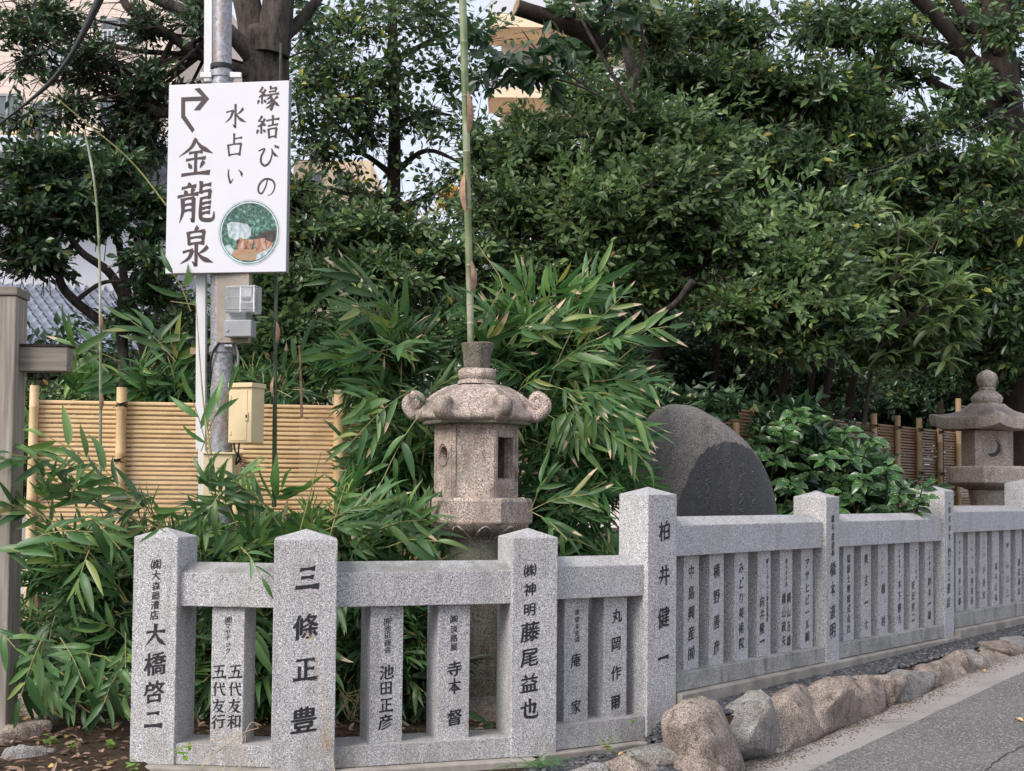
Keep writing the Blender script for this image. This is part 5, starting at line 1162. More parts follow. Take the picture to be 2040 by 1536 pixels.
def twig_tubes(a, b, r):
    d = nrm(b - a); s = nrm(np.cross(d, np.array([0.3, 1, .1]))); u = np.cross(d, s); n = len(a); vs = []
    for p, rr in ((a, r), (b, r * .5)):
        for q in range(3): vs.append(p + (s * math.cos(q * 2.094) + u * math.sin(q * 2.094)) * rr)
    v = np.stack(vs, 1); f = np.array([[0, 1, 4, 3], [1, 2, 5, 4], [2, 0, 3, 5]]); return v.reshape(-1, 3), (f[None] + (np.arange(n) * 6)[:, None, None]).reshape(-1, 4)
def crown(tree, blobs, mat, seed, ll, lw, per_px=1.0, m=7, splen=.28, droop=.25, up=.55, kind=5, clump=.28, twig=True, shell=.5, twmat=None, rise=(0, -.15, .18)):
    """blobs: (px, py, rx, ry, Y, depth radius, number of sprays)"""
    rg = np.random.default_rng(seed); T, D, CC = [], [], []
    for bl in blobs:
        px, py, rx, ry, Y, dr, n = bl; c = np.array(P(px, py, Y)); rad = np.array([rx * Y / F, dr, ry * Y / F]); n = int(n * per_px)
        nc = max(3, n // 14)
        u = nrm(rg.normal(0, 1, (nc, 3))); r = rg.random((nc, 1)) ** shell; cen = c + u * r * rad
        idx = rg.integers(0, nc, n); off = nrm(rg.normal(0, 1, (n, 3))) * (rg.random((n, 1)) ** .45) * clump * np.array([1.2, 1.0, .75]); t = cen[idx] + off
        out = nrm((t - c) / rad) * .55 + nrm(off) * .8 + np.array(rise) + rg.normal(0, .2, (n, 3))
        T.append(t); D.append(out); CC.append(cen)
    T, D = np.concatenate(T), nrm(np.concatenate(D)); sl = splen * rg.uniform(.7, 1.3, len(T))
    V, Fc = sprays(T, D, rg, m, ll, lw, sl, droop, up, kind); TOTAL[0] += len(Fc)
    raw_mesh('crown', V, Fc, mat, tree, 'stuff')
    if twig:
        V, Fc = twig_tubes(T - D * (sl * 1.5)[:, None], T, np.full((len(T), 1), .0045)); raw_mesh('twigs', V, Fc, twmat or MT['dark_bark'], tree, 'stuff')
    return CC
def limb(tree, pts, r0, r1, mat='bark', name='branch', n=9, k=5, wob=.0, seed=0):
    pts = curve_pts(pts, k); L = len(pts)
    rs = [(r0 + (r1 - r0) * i / (L - 1)) * (1 + .10 * noise.noise(Vector((i * .5, seed, 0)))) for i in range(L)]
    pts = [p + Vector((noise.noise(p * 3), noise.noise(p * 3 + Vector((9, 0, 0))), 0)) * wob for p in pts]
    return MB().tube(pts, rs, n).build(name, MT[mat], tree, smooth=80)
def LP_(*a): return [P(*q) for q in a]
def autolimbs(tree, trunk_top, blobs, CC, rg, mat='bark', r=.03, per=3):
    for bl, cc in zip(blobs, CC):
        for c in cc[rg.permutation(len(cc))[:per]]:
            c = Vector(c); s = Vector(trunk_top[rg.integers(0, len(trunk_top))]); mid = s.lerp(c, .5) + Vector((rg.normal(0, .08), rg.normal(0, .1), -.10 * (c - s).length + rg.normal(0, .05)))
            limb(tree, [s, mid, c], r, r * .25, mat, 'branch', 6, 5)
def tree(name, px, Y, label, cat='tree', group=None):
    x = P(px, 978, Y).x; return thing(name, (x, Y, 0), label, cat, group)
def ground_pt(px, Y, z=-.05): return Vector((P(px, 978, Y).x, Y, z))
RGN = np.random.default_rng(77)

# big tree behind the sign
t1 = tree('evergreen_tree', 528, 12.6, 'big grey-barked evergreen tree whose forked trunk rises behind the white sign')
limb(t1, [ground_pt(545, 12.6)] + LP_((540, 700, 12.6), (530, 350, 12.6), (530, 150, 12.6), (530, 60, 12.6)), .27, .20, 'bark', 'trunk', 20, 6)
limb(t1, LP_((515, 110, 12.6), (500, 40, 12.6), (478, -60, 12.6)), .16, .11, name='branch', n=14)
limb(t1, LP_((540, 110, 12.5), (553, 20, 12.5), (560, -80, 12.5)), .17, .13, name='branch', n=14)
limb(t1, LP_((510, 120, 12.5), (440, 50, 12.4), (370, 25, 12.3), (280, -20, 12.2)), .085, .05, name='branch')
limb(t1, LP_((505, 150, 12.5), (400, 110, 12.3), (345, 75, 12.2), (260, 20, 12.0), (240, -20, 12)), .06, .035, name='branch')
limb(t1, LP_((545, 90, 12.6), (600, 40, 12.7), (640, -10, 12.8)), .075, .045, name='branch')
limb(t1, LP_((520, 240, 12.6), (400, 215, 12.2), (320, 225, 12), (290, 205, 11.9)), .07, .04, name='branch')
B1 = [(60, 60, 90, 30, 11.6, .3, 60), (140, 200, 60, 40, 11.7, .3, 60), (70, 25, 120, 60, 12, .6, 150), (215, 150, 75, 80, 12.0, .5, 170), (300, 60, 80, 60, 12.2, .5, 100), (285, 235, 70, 95, 12.2, .5, 330), (40, 120, 60, 50, 11.8, .4, 50), (60, 225, 80, 35, 11.8, .4, 60), (330, 150, 45, 60, 12, .4, 70), (390, 30, 60, 50, 12.2, .4, 80),
      (150, 60, 60, 40, 12, .4, 40), (230, 280, 70, 60, 12, .5, 150), (620, 60, 50, 80, 13.4, .5, 60)]
cc = crown(t1, B1, MT['leaf_dark'], 1, .088, .042, .68, 7, .28, .35)
autolimbs(t1, LP_((400, 110, 12.3), (345, 75, 12.2), (300, 215, 12), (440, 50, 12.4)), B1, cc, RGN, 'dark_bark', .022, 2)
# thin hanging bare twigs in the upper left
bt = t1
for i in range(26):
    x, y = RGN.uniform(20, 330), RGN.uniform(-10, 120); a = P(x, y, 11.8); q = RGN.uniform(2.4, 4.2); l = RGN.uniform(60, 160)
    b = P(x + l * math.cos(q) * .9, y + abs(l * math.sin(q)) * .5 + 20, 11.7); limb(bt, [a, a.lerp(b, .5) + Z3 * .06, b], .006, .002, 'dark_bark', 'twig', 4, 4)

# camellia left
t2 = tree('camellia_shrub', 235, 11.2, 'glossy dark camellia with bare crooked stems in front of the white storehouse', 'shrub')
limb(t2, [ground_pt(262, 11.2)] + LP_((245, 700, 11.2), (210, 650, 11.2), (150, 600, 11.1), (120, 560, 11), (112, 480, 10.9), (108, 420, 10.9)), .05, .028, name='stem')
limb(t2, LP_((275, 660, 11.2), (245, 590, 11.2), (215, 540, 11.1), (160, 500, 11), (120, 440, 10.9)), .05, .022, name='stem')
limb(t2, LP_((300, 760, 11.2), (280, 660, 11.2), (250, 570, 11.2), (235, 480, 11.2), (200, 420, 11.1)), .055, .02, name='stem')
limb(t2, LP_((150, 600, 11.1), (200, 565, 11.0), (245, 560, 10.9)), .022, .012, name='stem'); limb(t2, LP_((120, 520, 11), (60, 540, 10.9), (30, 560, 10.9)), .02, .01, name='stem')
B2 = [(90, 330, 100, 60, 10.9, .5, 260), (40, 420, 70, 80, 10.8, .5, 230), (150, 400, 70, 60, 11, .5, 150), (50, 500, 85, 45, 10.8, .4, 190), (230, 350, 60, 60, 11.1, .4, 130), (300, 400, 40, 60, 11.2, .4, 80), (290, 530, 45, 30, 11, .4, 60), (250, 630, 40, 24, 11, .3, 40), (300, 470, 30, 40, 11.2, .3, 60), (215, 450, 40, 35, 11.2, .3, 45), (310, 590, 35, 45, 11.1, .3, 60)]
crown(t2, B2, MT['leaf_camellia'], 2, .085, .048, 1.15, 7, .22, .2, .6, 7, .2, twmat=MT['bark'])

# slender central tree
t3 = tree('slender_tree', 786, 17, 'slender dark-trunked tree with airy tiers of leaves between sign and thick bamboo culm')
limb(t3, [ground_pt(782, 17)] + LP_((784, 420, 17), (786, 250, 17), (782, 60, 17), (780, -60, 17)), .10, .05, 'dark_bark', 'trunk', 10)
for a in [[(784, 350, 17), (730, 310, 16.8), (690, 300, 16.6)], [(786, 345, 17), (850, 300, 16.8), (930, 330, 16.6)], [(784, 400, 17), (690, 385, 16.9), (620, 360, 16.7)], [(786, 425, 17), (870, 380, 16.8), (930, 340, 16.6)], [(785, 250, 17), (850, 225, 16.9), (900, 230, 16.8)], [(785, 180, 17), (700, 150, 16.9), (640, 150, 16.8)], [(785, 120, 17), (860, 80, 16.9), (900, 60, 16.8)]]:
    limb(t3, LP_(*a), .045, .015, 'dark_bark', 'branch', 7)
B3 = [(690, 40, 110, 60, 16.5, .9, 300), (850, 40, 80, 60, 16.5, .9, 220), (640, 130, 80, 60, 16.4, .8, 240), (760, 130, 80, 45, 16.5, .8, 220), (880, 130, 60, 45, 16.5, .7, 130), (690, 215, 100, 45, 16.5, .7, 280), (850, 225, 90, 26, 16.5, .7, 110), (740, 262, 80, 28, 16.5, .6, 110), (640, 290, 60, 45, 16.4, .6, 170),
      (930, 240, 60, 30, 16.5, .6, 90), (960, 80, 50, 90, 16.6, .6, 90), (700, 385, 100, 26, 16.6, .6, 110), (880, 345, 90, 22, 16.6, .5, 50), (860, 395, 90, 22, 16.6, .5, 90), (600, 200, 40, 120, 16, .5, 160)]
crown(t3, B3, MT['leaf_canopy'], 3, .10, .06, .46, 6, .36, .25, .6, 7, .62)

# magnolia-like tree with a sawn limb
t4 = tree('magnolia_tree', 1240, 12.4, 'tree with big broad leaves, pale twigs and a sawn-off limb at the top centre')
limb(t4, LP_((1200, 90, 12.6), (1150, 60, 12.5), (1090, 35, 12.4), (1030, 15, 12.3)), .085, .075, 'dark_bark', 'sawn_limb', 14)
e = P(1029, 15, 12.3); dd = (P(1030, 15, 12.3) - P(1090, 35, 12.4)).normalized(); MB().tube([e, e + dd * .012], .073, 16).build('sawn_end', MT['cutwood'], t4)
limb(t4, [ground_pt(1275, 14.6)] + LP_((1272, 400, 14.6), (1262, 180, 14.4), (1245, 60, 14.2), (1250, -40, 14.2)), .075, .05, 'bark', 'trunk', 10)
limb(t4, LP_((1262, 220, 12.5), (1215, 140, 12.4), (1170, 60, 12.3), (1130, -20, 12.3)), .022, .012, 'bark'); limb(t4, LP_((1262, 180, 12.5), (1280, 90, 12.4), (1270, -20, 12.3)), .02, .012, 'bark')
limb(t4, LP_((1215, 200, 12.5), (1120, 160, 12.4), (990, 150, 12.3)), .014, .006, 'bark'); limb(t4, LP_((1180, 180, 12.5), (1080, 110, 12.4), (1040, 60, 12.3)), .012, .005, 'bark')
B4 = [(1100, 110, 90, 70, 12.3, .4, 34), (1010, 110, 60, 50, 12.2, .3, 18), (1160, 40, 70, 50, 12.3, .4, 26), (990, 150, 60, 30, 12.2, .3, 8), (900, 70, 70, 40, 12.1, .3, 10), (1250, 60, 60, 80, 12.4, .4, 24)]
B5x = [(1190, 110, 70, 110, 15.5, .4, 230), (1290, 60, 80, 80, 15.6, .4, 200), (1130, 20, 60, 30, 15.4, .3, 60), (1120, 170, 50, 50, 15.2, .3, 60)]
crown(t4, B4, MT['leaf_dark'], 4, .19, .08, .6, 6, .18, .5, .4, 7, .22, twmat=MT['bark'])

# middle shrub mass
t5 = tree('laurel_tree', 1230, 13.2, 'wide bushy laurel of small glossy leaves filling the middle, behind the bamboo thicket')
for a in [[(1300, 640, 13.2), (1220, 560, 13), (1150, 520, 12.9), (1060, 470, 12.8)], [(1300, 640, 13.2), (1350, 560, 13), (1460, 500, 12.8)], [(1240, 600, 13.3), (1230, 450, 13.2), (1200, 320, 13.1)], [(1310, 620, 13.2), (1400, 560, 12.8), (1500, 560, 12.6), (1620, 580, 12.5)]]: limb(t5, LP_(*a), .05, .015, 'dark_bark')
limb(t5, [ground_pt(1320, 13.2)] + LP_((1310, 800, 13.2), (1300, 640, 13.2)), .08, .05, 'dark_bark', 'trunk')
limb(t5, LP_((1380, 560, 12.3), (1340, 610, 12.5), (1290, 625, 12.8)), .035, .03, 'bark')
B5 = [(1090, 290, 110, 80, 13.4, .6, 420), (1260, 260, 150, 90, 13.4, .7, 560), (1000, 420, 110, 70, 13.2, .6, 380), (1150, 420, 150, 90, 13.0, .8, 620), (1330, 400, 150, 100, 13.0, .8, 640), (1480, 470, 130, 90, 12.8, .8, 520), (1590, 550, 110, 80, 12.5, .7, 420), (1480, 600, 110, 60, 12.6, .6, 320), (1400, 300, 100, 80, 13.4, .7, 300), (1060, 530, 130, 60, 13.0, .6, 360),
      (1260, 540, 130, 60, 12.9, .7, 360), (1650, 430, 90, 60, 12.9, .6, 240), (1180, 200, 80, 50, 13.5, .5, 140), (1560, 660, 100, 60, 12.5, .5, 200), (1660, 640, 80, 60, 12.6, .5, 200), (950, 310, 40, 60, 13.6, .4, 90)]
crown(t5, B5 + B5x, MT['leaf_laurel'], 5, .098, .050, .85, 8, .30, .10, .75, 7, .30, rise=(.35, -.1, .35))
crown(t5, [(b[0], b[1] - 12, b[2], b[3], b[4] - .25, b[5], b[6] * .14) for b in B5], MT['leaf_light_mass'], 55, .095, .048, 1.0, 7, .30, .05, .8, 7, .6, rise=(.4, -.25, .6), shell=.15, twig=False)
# shrub left of the culm
t6 = tree('laurel_shrub', 700, 12.8, 'dense dark laurel shrub between the signpost and the thick bamboo culm', 'shrub')
B6 = [(30, 900, 50, 120, 11.6, .3, 160), (640, 460, 80, 60, 12.6, .6, 300), (760, 470, 120, 50, 12.7, .6, 380), (890, 520, 90, 60, 12.7, .6, 300), (650, 560, 90, 60, 12.4, .6, 380), (790, 560, 110, 60, 12.5, .6, 400), (600, 660, 90, 70, 12.2, .6, 380), (720, 660, 110, 60, 12.2, .6, 350), (540, 600, 60, 70, 12.3, .6, 260), (880, 640, 110, 70, 12.4, .6, 300), (480, 720, 80, 50, 12.2, .5, 260), (350, 760, 100, 60, 12.0, .5, 300), (370, 640, 34, 60, 12.0, .4, 120), (590, 760, 110, 50, 12.0, .5, 300), (200, 800, 120, 36, 12.0, .5, 240), (600, 400, 50, 50, 12.8, .5, 150), (80, 790, 80, 40, 12.2, .5, 160)]
crown(t6, B6, MT['leaf_laurel'], 6, .092, .048, .8, 8, .27, .12, .7, 7, .28)

# canopy trees at the upper right
t7 = tree('camphor_tree', 1990, 17.5, 'large dark camphor tree with slanting limbs at the upper right')
limb(t7, [ground_pt(2010, 17.5)] + LP_((2030, 700, 17.5), (2020, 400, 17.5), (2000, 200, 17.5), (1985, 60, 17.5), (1985, -60, 17.5)), .28, .19, 'dark_bark', 'trunk', 16)
for a, r0, r1 in (([(2020, 190, 17.2), (1950, 140, 17), (1880, 50, 16.8), (1810, -20, 16.6)], .11, .08), ([(2030, 300, 17.2), (1990, 240, 17.1), (1900, 190, 16.9), (1850, 160, 16.8)], .12, .06), ([(1980, 140, 17.3), (1900, 100, 17.1), (1740, 60, 16.9), (1640, 30, 16.8)], .07, .04), ([(1990, 100, 17.3), (1930, 40, 17.2), (1880, -30, 17.2)], .08, .05),
                  ([(2040, 260, 16.8), (1960, 270, 16.6), (1830, 230, 16.5)], .04, .02), ([(1990, 350, 16.6), (1930, 335, 16.5), (1880, 318, 16.4)], .085, .075)): limb(t7, LP_(*a), r0, r1, 'dark_bark', 'branch', 10)
B7 = [(1480, 60, 150, 70, 17, 1.0, 420), (1650, 60, 130, 60, 17, 1.0, 240), (1420, 180, 110, 80, 16.6, 1.0, 380), (1600, 190, 150, 80, 16.5, 1.0, 560), (1760, 130, 100, 40, 16.8, .7, 170), (1740, 270, 130, 60, 16.3, .8, 420), (1560, 320, 150, 70, 16.2, .9, 480), (1870, 330, 120, 70, 16.4, .9, 400), (1990, 470, 90, 90, 16.2, .9, 420), (1860, 440, 110, 60, 16.2, .8, 330),
      (1990, 30, 90, 60, 18, .8, 190), (1860, 30, 70, 50, 18, .8, 90), (2010, 130, 50, 60, 18.2, .8, 90), (1700, 400, 120, 60, 16.2, .7, 320), (1330, 70, 80, 80, 17, .8, 280), (1310, 170, 70, 80, 16.8, .7, 230), (1990, 620, 80, 80, 16.3, .8, 330), (1940, 560, 90, 60, 16.3, .7, 260), (1960, 700, 100, 60, 16.8, .6, 260)]
B7 += [(1960, 160, 60, 40, 16.4, .4, 60), (2010, 40, 60, 40, 16.4, .4, 60), (1920, 240, 60, 40, 16.4, .4, 70), (2020, 330, 50, 60, 16.3, .4, 120), (1800, 60, 60, 40, 16.4, .5, 60), (1740, 345, 120, 50, 16, .5, 200)]
crown(t7, B7, MT['leaf_canopy'], 7, .135, .058, .85, 8, .42, .30, .6, 7, .45)

# pale green loose bush
t8 = tree('daphniphyllum_shrub', 1800, 13.9, 'pale green bush with long drooping leaves in whorls behind the spotted shrub', 'shrub')
for a in [[(1720, 850, 13.9), (1740, 720, 13.9), (1770, 600, 13.8), (1790, 480, 13.7), (1760, 400, 13.7)], [(1745, 700, 13.9), (1830, 620, 13.7), (1930, 590, 13.6)], [(1740, 720, 13.9), (1690, 640, 13.7), (1660, 560, 13.6)], [(1780, 560, 13.8), (1850, 500, 13.7), (1870, 470, 13.6)]]: limb(t8, LP_(*a), .022, .008, 'bark', 'stem', 7)
limb(t8, [ground_pt(1715, 13.9)] + LP_((1718, 900, 13.9), (1720, 850, 13.9)), .026, .022, 'bark', 'stem', 7)

# small leaf prototype meshes for leaves that are objects
def leaf_proto(name, mat, w=.16, bend=.35, n=7, shape=.8, fold=.14, petiole=0, seed=0):
    vs, fs = [], []
    for i in range(n + 1):
        x = i / n; ww = w * .5 * math.sin(math.pi * min(1, (x * .96 + .02)) ** shape) ** .85 if 0 < i < n else .003
        if i == n: ww = .001
        z = -bend * x * x + .04 * math.sin(seed + x * 5); y0 = (.03 + .012 * (seed % 4)) * math.sin(seed * 2 + x * 3)
        vs += [(x, y0 - ww, z + ww * fold * 2), (x, y0, z), (x, y0 + ww, z + ww * fold * 2)]
    for i in range(n):
        for j in (0, 1): fs.append((i * 3 + j, (i + 1) * 3 + j, (i + 1) * 3 + j + 1, i * 3 + j + 1))
    me = bpy.data.meshes.new(name); me.from_pydata(vs, [], fs); me.materials.append(mat); me.shade_smooth(); return me
BAM = [leaf_proto('bamboo_leaf', MT['leaf_bamboo'], rw, b, 7, .78, .2, seed=i) for i, (rw, b) in enumerate(((.20, .12), (.17, .34), (.215, .5), (.15, .22), (.185, .72)))]
BAMD = [leaf_proto('bamboo_leaf', MT['leaf_bamboo_dry'], rw, b, 7, .78, .2, seed=i + 7) for i, (rw, b) in enumerate(((.15, .15), (.16, .35), (.14, .05)))]
AUC = [leaf_proto('aucuba_leaf', MT['leaf_aucuba'], rw, b, 7, .95, .22, seed=i + 3) for i, (rw, b) in enumerate(((.46, .08), (.42, .2), (.48, .32)))]
LIT = [leaf_proto('pale_leaf', MT['leaf_light'], rw, b, 6, 1.1, .25, seed=i + 5) for i, (rw, b) in enumerate(((.28, .1), (.26, .35), (.30, .6)))]
def put_leaf(me, parent, pos, ax, no, ln, name='leaf'):
    ax = Vector(ax).normalized(); no = Vector(no); no = (no - ax * no.dot(ax)).normalized(); sd = no.cross(ax)
    M_ = Matrix((ax * ln, sd * ln, no * ln)).transposed().to_4x4(); M_.translation = Vector(pos) - org(parent)
    o = bpy.data.objects.new(name, me); COL.objects.link(o); o.parent = parent; o.matrix_basis = M_; return o

# pale bush whorls
rg = random.Random(21)
W8 = [(1760, 395), (1735, 430), (1790, 440), (1700, 470), (1750, 490), (1820, 470), (1850, 520), (1790, 530), (1870, 470), (1880, 560), (1930, 600), (1900, 620), (1840, 590), (1770, 590), (1710, 560), (1660, 560), (1680, 620), (1740, 640), (1800, 650), (1860, 650), (1900, 680), (1830, 700), (1770, 700), (1720, 690), (1790, 740), (1740, 745), (1820, 520), (1680, 520), (1880, 720), (1590, 720), (1850, 430), (1920, 560)]
cnt = 0
for (x, y) in W8:
    c = P(x + rg.uniform(-8, 8), y + rg.uniform(-8, 8), 13.6 + rg.uniform(-.3, .3)); nl = rg.randint(7, 9); a0 = rg.uniform(0, 6)
    ctr = P(1775, 640, 13.9); outw = (c - ctr).normalized() * .6 + Vector((0, -.4, .5))
    limb(t8, [c, c - outw.normalized() * .22], .004, .006, 'twig', 'twig', 5, 2)
    for k in range(nl):
        a = a0 + 2.4 * k; el = rg.uniform(-.5, .5); d = Vector((math.cos(a) * math.cos(el), math.sin(a) * math.cos(el) * .8, math.sin(el))) + outw * .25
        put_leaf(LIT[k % 3], t8, c - outw.normalized() * (.012 * k), d, Vector((0, -.3, 1)) + outw * .3, rg.uniform(.15, .24)); cnt += 1
B8 = [(1780, 520, 90, 110, 14.2, .4, 200), (1780, 660, 120, 80, 14.1, .4, 230), (1870, 600, 70, 90, 14.1, .4, 130), (1700, 620, 60, 80, 14.1, .3, 100)]
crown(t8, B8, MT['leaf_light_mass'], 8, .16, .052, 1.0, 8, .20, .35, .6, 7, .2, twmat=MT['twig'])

# spotted aucuba
t9 = tree('aucuba_shrub', 1640, 12.2, 'spotted glossy aucuba shrub between the monument and the brown bamboo fence', 'shrub')
A9 = [(1480, 930), (1505, 985), (1530, 1030), (1475, 980), (1770, 930), (1850, 1000), (1560, 850), (1620, 830), (1680, 850), (1740, 870), (1590, 880), (1545, 905), (1650, 900), (1700, 900), (1620, 930), (1570, 950), (1670, 950), (1720, 940), (1760, 960), (1800, 975), (1840, 970), (1540, 960), (1600, 980), (1640, 975), (1700, 985), (1740, 1000), (1780, 1005), (1660, 1010), (1560, 1000), (1610, 1020), (1690, 1025), (1500, 900), (1510, 870), (1580, 820), (1650, 870), (1820, 990)]
rg = random.Random(5)
for (x, y) in A9:
    c = P(x + rg.uniform(-6, 6), y + rg.uniform(-6, 6), 12.0 + rg.uniform(-.25, .25)); a0 = rg.uniform(0, 6)
    limb(t9, [c - Z3 * .02, c + Vector((rg.uniform(-.08, .08), .12, -.28))], .006, .009, 'culm_dark', 'stem', 5, 2)
    for k in range(9):
        a = a0 + 2.4 * k; el = rg.uniform(-.45, .45) - .03 * k; d = Vector((math.cos(a) * math.cos(el), math.sin(a) * math.cos(el) - .2, math.sin(el)))
        put_leaf(AUC[k % 3], t9, c - Z3 * (.012 * k), d, Vector((0, -.9, .8)), rg.uniform(.12, .19))
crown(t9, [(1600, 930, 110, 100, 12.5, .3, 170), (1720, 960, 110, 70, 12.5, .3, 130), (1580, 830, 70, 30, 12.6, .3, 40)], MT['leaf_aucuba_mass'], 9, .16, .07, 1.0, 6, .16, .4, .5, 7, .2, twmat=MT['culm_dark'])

# dark hedge and wood mass behind everything
t10 = tree('holly_hedge', 1500, 15.6, 'dark evergreen hedge in deep shade behind the monument and the brown bamboo fence', 'hedge')
B10 = [(1330, 700, 120, 70, 14.6, .5, 340), (1450, 740, 130, 90, 14.8, .5, 420), (1600, 760, 130, 70, 15.4, .5, 300), (1750, 790, 140, 50, 16.4, .5, 240), (1860, 760, 120, 60, 17, .5, 230), (1240, 800, 100, 90, 13.6, .5, 300), (1280, 640, 90, 60, 14.4, .5, 220), (1480, 660, 140, 50, 15, .5, 260), (1110, 860, 120, 120, 11.6, .4, 300), (2000, 800, 60, 60, 18.6, .5, 130)]
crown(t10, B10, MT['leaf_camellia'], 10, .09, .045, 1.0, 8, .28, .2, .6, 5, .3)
for x, y0, Y in ((1563, 640, 14.2), (1615, 640, 14.6), (1650, 600, 14.0), (1700, 640, 14.8), (1420, 650, 14.2), (1530, 640, 15.2)):
    limb(t10, [ground_pt(x - 20, Y)] + LP_((x - 12, 850, Y), (x + 4, 740, Y), (x + 10, y0, Y)), .05, .035, 'dark_bark', 'stem', 8)
far = [(1880, 810, 120, 50, 20, .3, 200), (1760, 815, 120, 40, 19, .3, 200), (1960, 760, 80, 60, 20.5, .3, 160), (2350, 500, 250, 330, 21, 1.0, 900), (2300, 850, 250, 90, 20.5, .6, 300), (-260, 560, 200, 330, 15, .9, 900), (-150, 900, 160, 160, 12.5, .5, 420), (1480, 420, 120, 100, 18, .5, 330), (1300, 600, 200, 80, 17.5, .5, 300), (1500, 640, 200, 100, 17.8, .5, 420), (1750, 640, 200, 120, 18.5, .5, 420), (300, 720, 350, 90, 15.6, .6, 420), (760, 640, 300, 150, 19, .8, 700), (1150, 640, 260, 150, 19, .8, 600), (1050, 800, 300, 100, 16, .5, 420), (1500, 560, 300, 180, 20, .8, 800), (1850, 600, 260, 180, 21, .8, 700), (1600, 300, 260, 120, 21, .8, 420), (700, 480, 160, 50, 20, .6, 170), (1280, 480, 200, 110, 20, .8, 420), (1900, 820, 220, 60, 20, .6, 220), (1350, 320, 120, 120, 20, .8, 200), (1900, 380, 160, 70, 21, .8, 200), (960, 470, 60, 40, 21, .5, 60)]
B10 += [(1380, 812, 120, 36, 11.75, .08, 150), (1600, 850, 130, 36, 13.2, .1, 150), (1520, 860, 60, 60, 12.4, .08, 60), (1500, 900, 200, 60, 17, .3, 260), (1800, 930, 200, 60, 18.5, .3, 260), (1950, 850, 120, 60, 20, .3, 200), (1650, 850, 160, 60, 18, .3, 260), (1300, 740, 120, 90, 16.5, .4, 300), (1450, 700, 150, 90, 16.8, .4, 380), (1620, 720, 150, 90, 17.2, .4, 380), (1780, 740, 150, 90, 18, .4, 380), (1150, 760, 150, 90, 13.5, .4, 300), (1930, 740, 120, 110, 19, .4, 300)]
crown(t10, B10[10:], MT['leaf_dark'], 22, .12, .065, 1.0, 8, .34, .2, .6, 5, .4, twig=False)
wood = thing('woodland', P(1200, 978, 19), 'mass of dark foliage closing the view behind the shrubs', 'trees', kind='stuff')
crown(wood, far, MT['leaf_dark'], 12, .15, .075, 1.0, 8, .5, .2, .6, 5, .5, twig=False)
au = tree('autumn_tree', 25, 20, 'small orange and yellow autumn tree at the left edge below the apartment windows')
crown(au, [(20, 290, 60, 35, 19.5, .4, 160)], MT['leaf_autumn'], 13, .10, .06, 1.0, 7, .25)
limb(au, [ground_pt(20, 19.5), P(20, 300, 19.5)], .07, .03, 'bark', 'trunk')
au2 = tree('autumn_tree', 860, 30, 'yellow green autumn foliage glimpsed behind the slender tree trunk')
crown(au2, [(800, 425, 90, 26, 28, .5, 110), (900, 400, 60, 24, 28, .5, 60), (720, 430, 70, 20, 28, .4, 50)], MT['leaf_autumn'], 14, .14, .08, 1.0, 7, .35)
limb(au2, [ground_pt(850, 28), P(850, 420, 28)], .09, .04, 'bark', 'trunk')

# ---------------------------------------------------------------- bamboo thickets
def bamboo_spray(parent, a, b, nl, lpx, rg, dry=0.0, face=None, sag=.05, hang=.0):
    a, b = Vector(a), Vector(b); d = (b - a); L = d.length; dn = d.normalized(); ll = lpx * .9 * b.y / F
    mid = a.lerp(b, .5) + Z3 * (sag * L + .01); pts = curve_pts([a, mid, b], 5)
    tw = (pts, )
    nor = face or (Vector((rg.uniform(-.4, .4), -1.0 + rg.uniform(-.2, .3), .6 + rg.uniform(-.4, .4))))
    nor = (nor - dn * nor.dot(dn)).normalized(); sd = dn.cross(nor).normalized()
    for i in range(nl):
        f = .34 + .66 * (i / max(nl - 1, 1)); p = pts[min(int(f * (len(pts) - 1)), len(pts) - 1)]
        last = i == nl - 1; s = (1 if i % 2 else -1)
        ang = 0 if last else math.radians(rg.uniform(22, 52)); ax = dn * math.cos(ang) + sd * (s * math.sin(ang)) + Vector((rg.gauss(0, .10), rg.gauss(0, .12), rg.gauss(0, .09) - .02 - hang))
        no = nor + sd * (s * rg.uniform(-.1, .5)) + Vector((rg.gauss(0, .22), rg.gauss(0, .22), rg.gauss(0, .2)))
        me = rg.choice(BAMD) if rg.random() < dry else rg.choice(BAM)
        put_leaf(me, parent, p, ax, no, ll * rg.uniform(.62, 1.05) * (.85 + .3 * math.sin(math.pi * f)))
    return pts
def plant(name, loc, label, sprs, seed, dry=.05, group='bamboo thickets around the lantern', stems=(), fill=None, cat='bamboo plant'):
    t = thing(name, loc, label, cat, group); rg = random.Random(seed); m = MB(); n = 0
    for s in sprs:
        x0, y0, x1, y1, Y0, Y1, nl, lp = s[:8]
        if n + nl > 300: break
        m.tube(bamboo_spray(t, P(x0, y0, Y0), P(x1, y1, Y1), nl, lp, rg, s[8] if len(s) > 8 else dry), .0036, 4); n += nl
    m.build('twigs', MT['twig'], t, smooth=80, kind='stuff')
    for st in stems: limb(t, [P(*q) for q in st], .008, .003, 'twig', 'stem', 6, 4)
    if fill: 
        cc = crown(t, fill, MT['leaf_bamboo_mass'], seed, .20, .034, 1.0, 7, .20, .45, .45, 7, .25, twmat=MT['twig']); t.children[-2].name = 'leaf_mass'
    return t
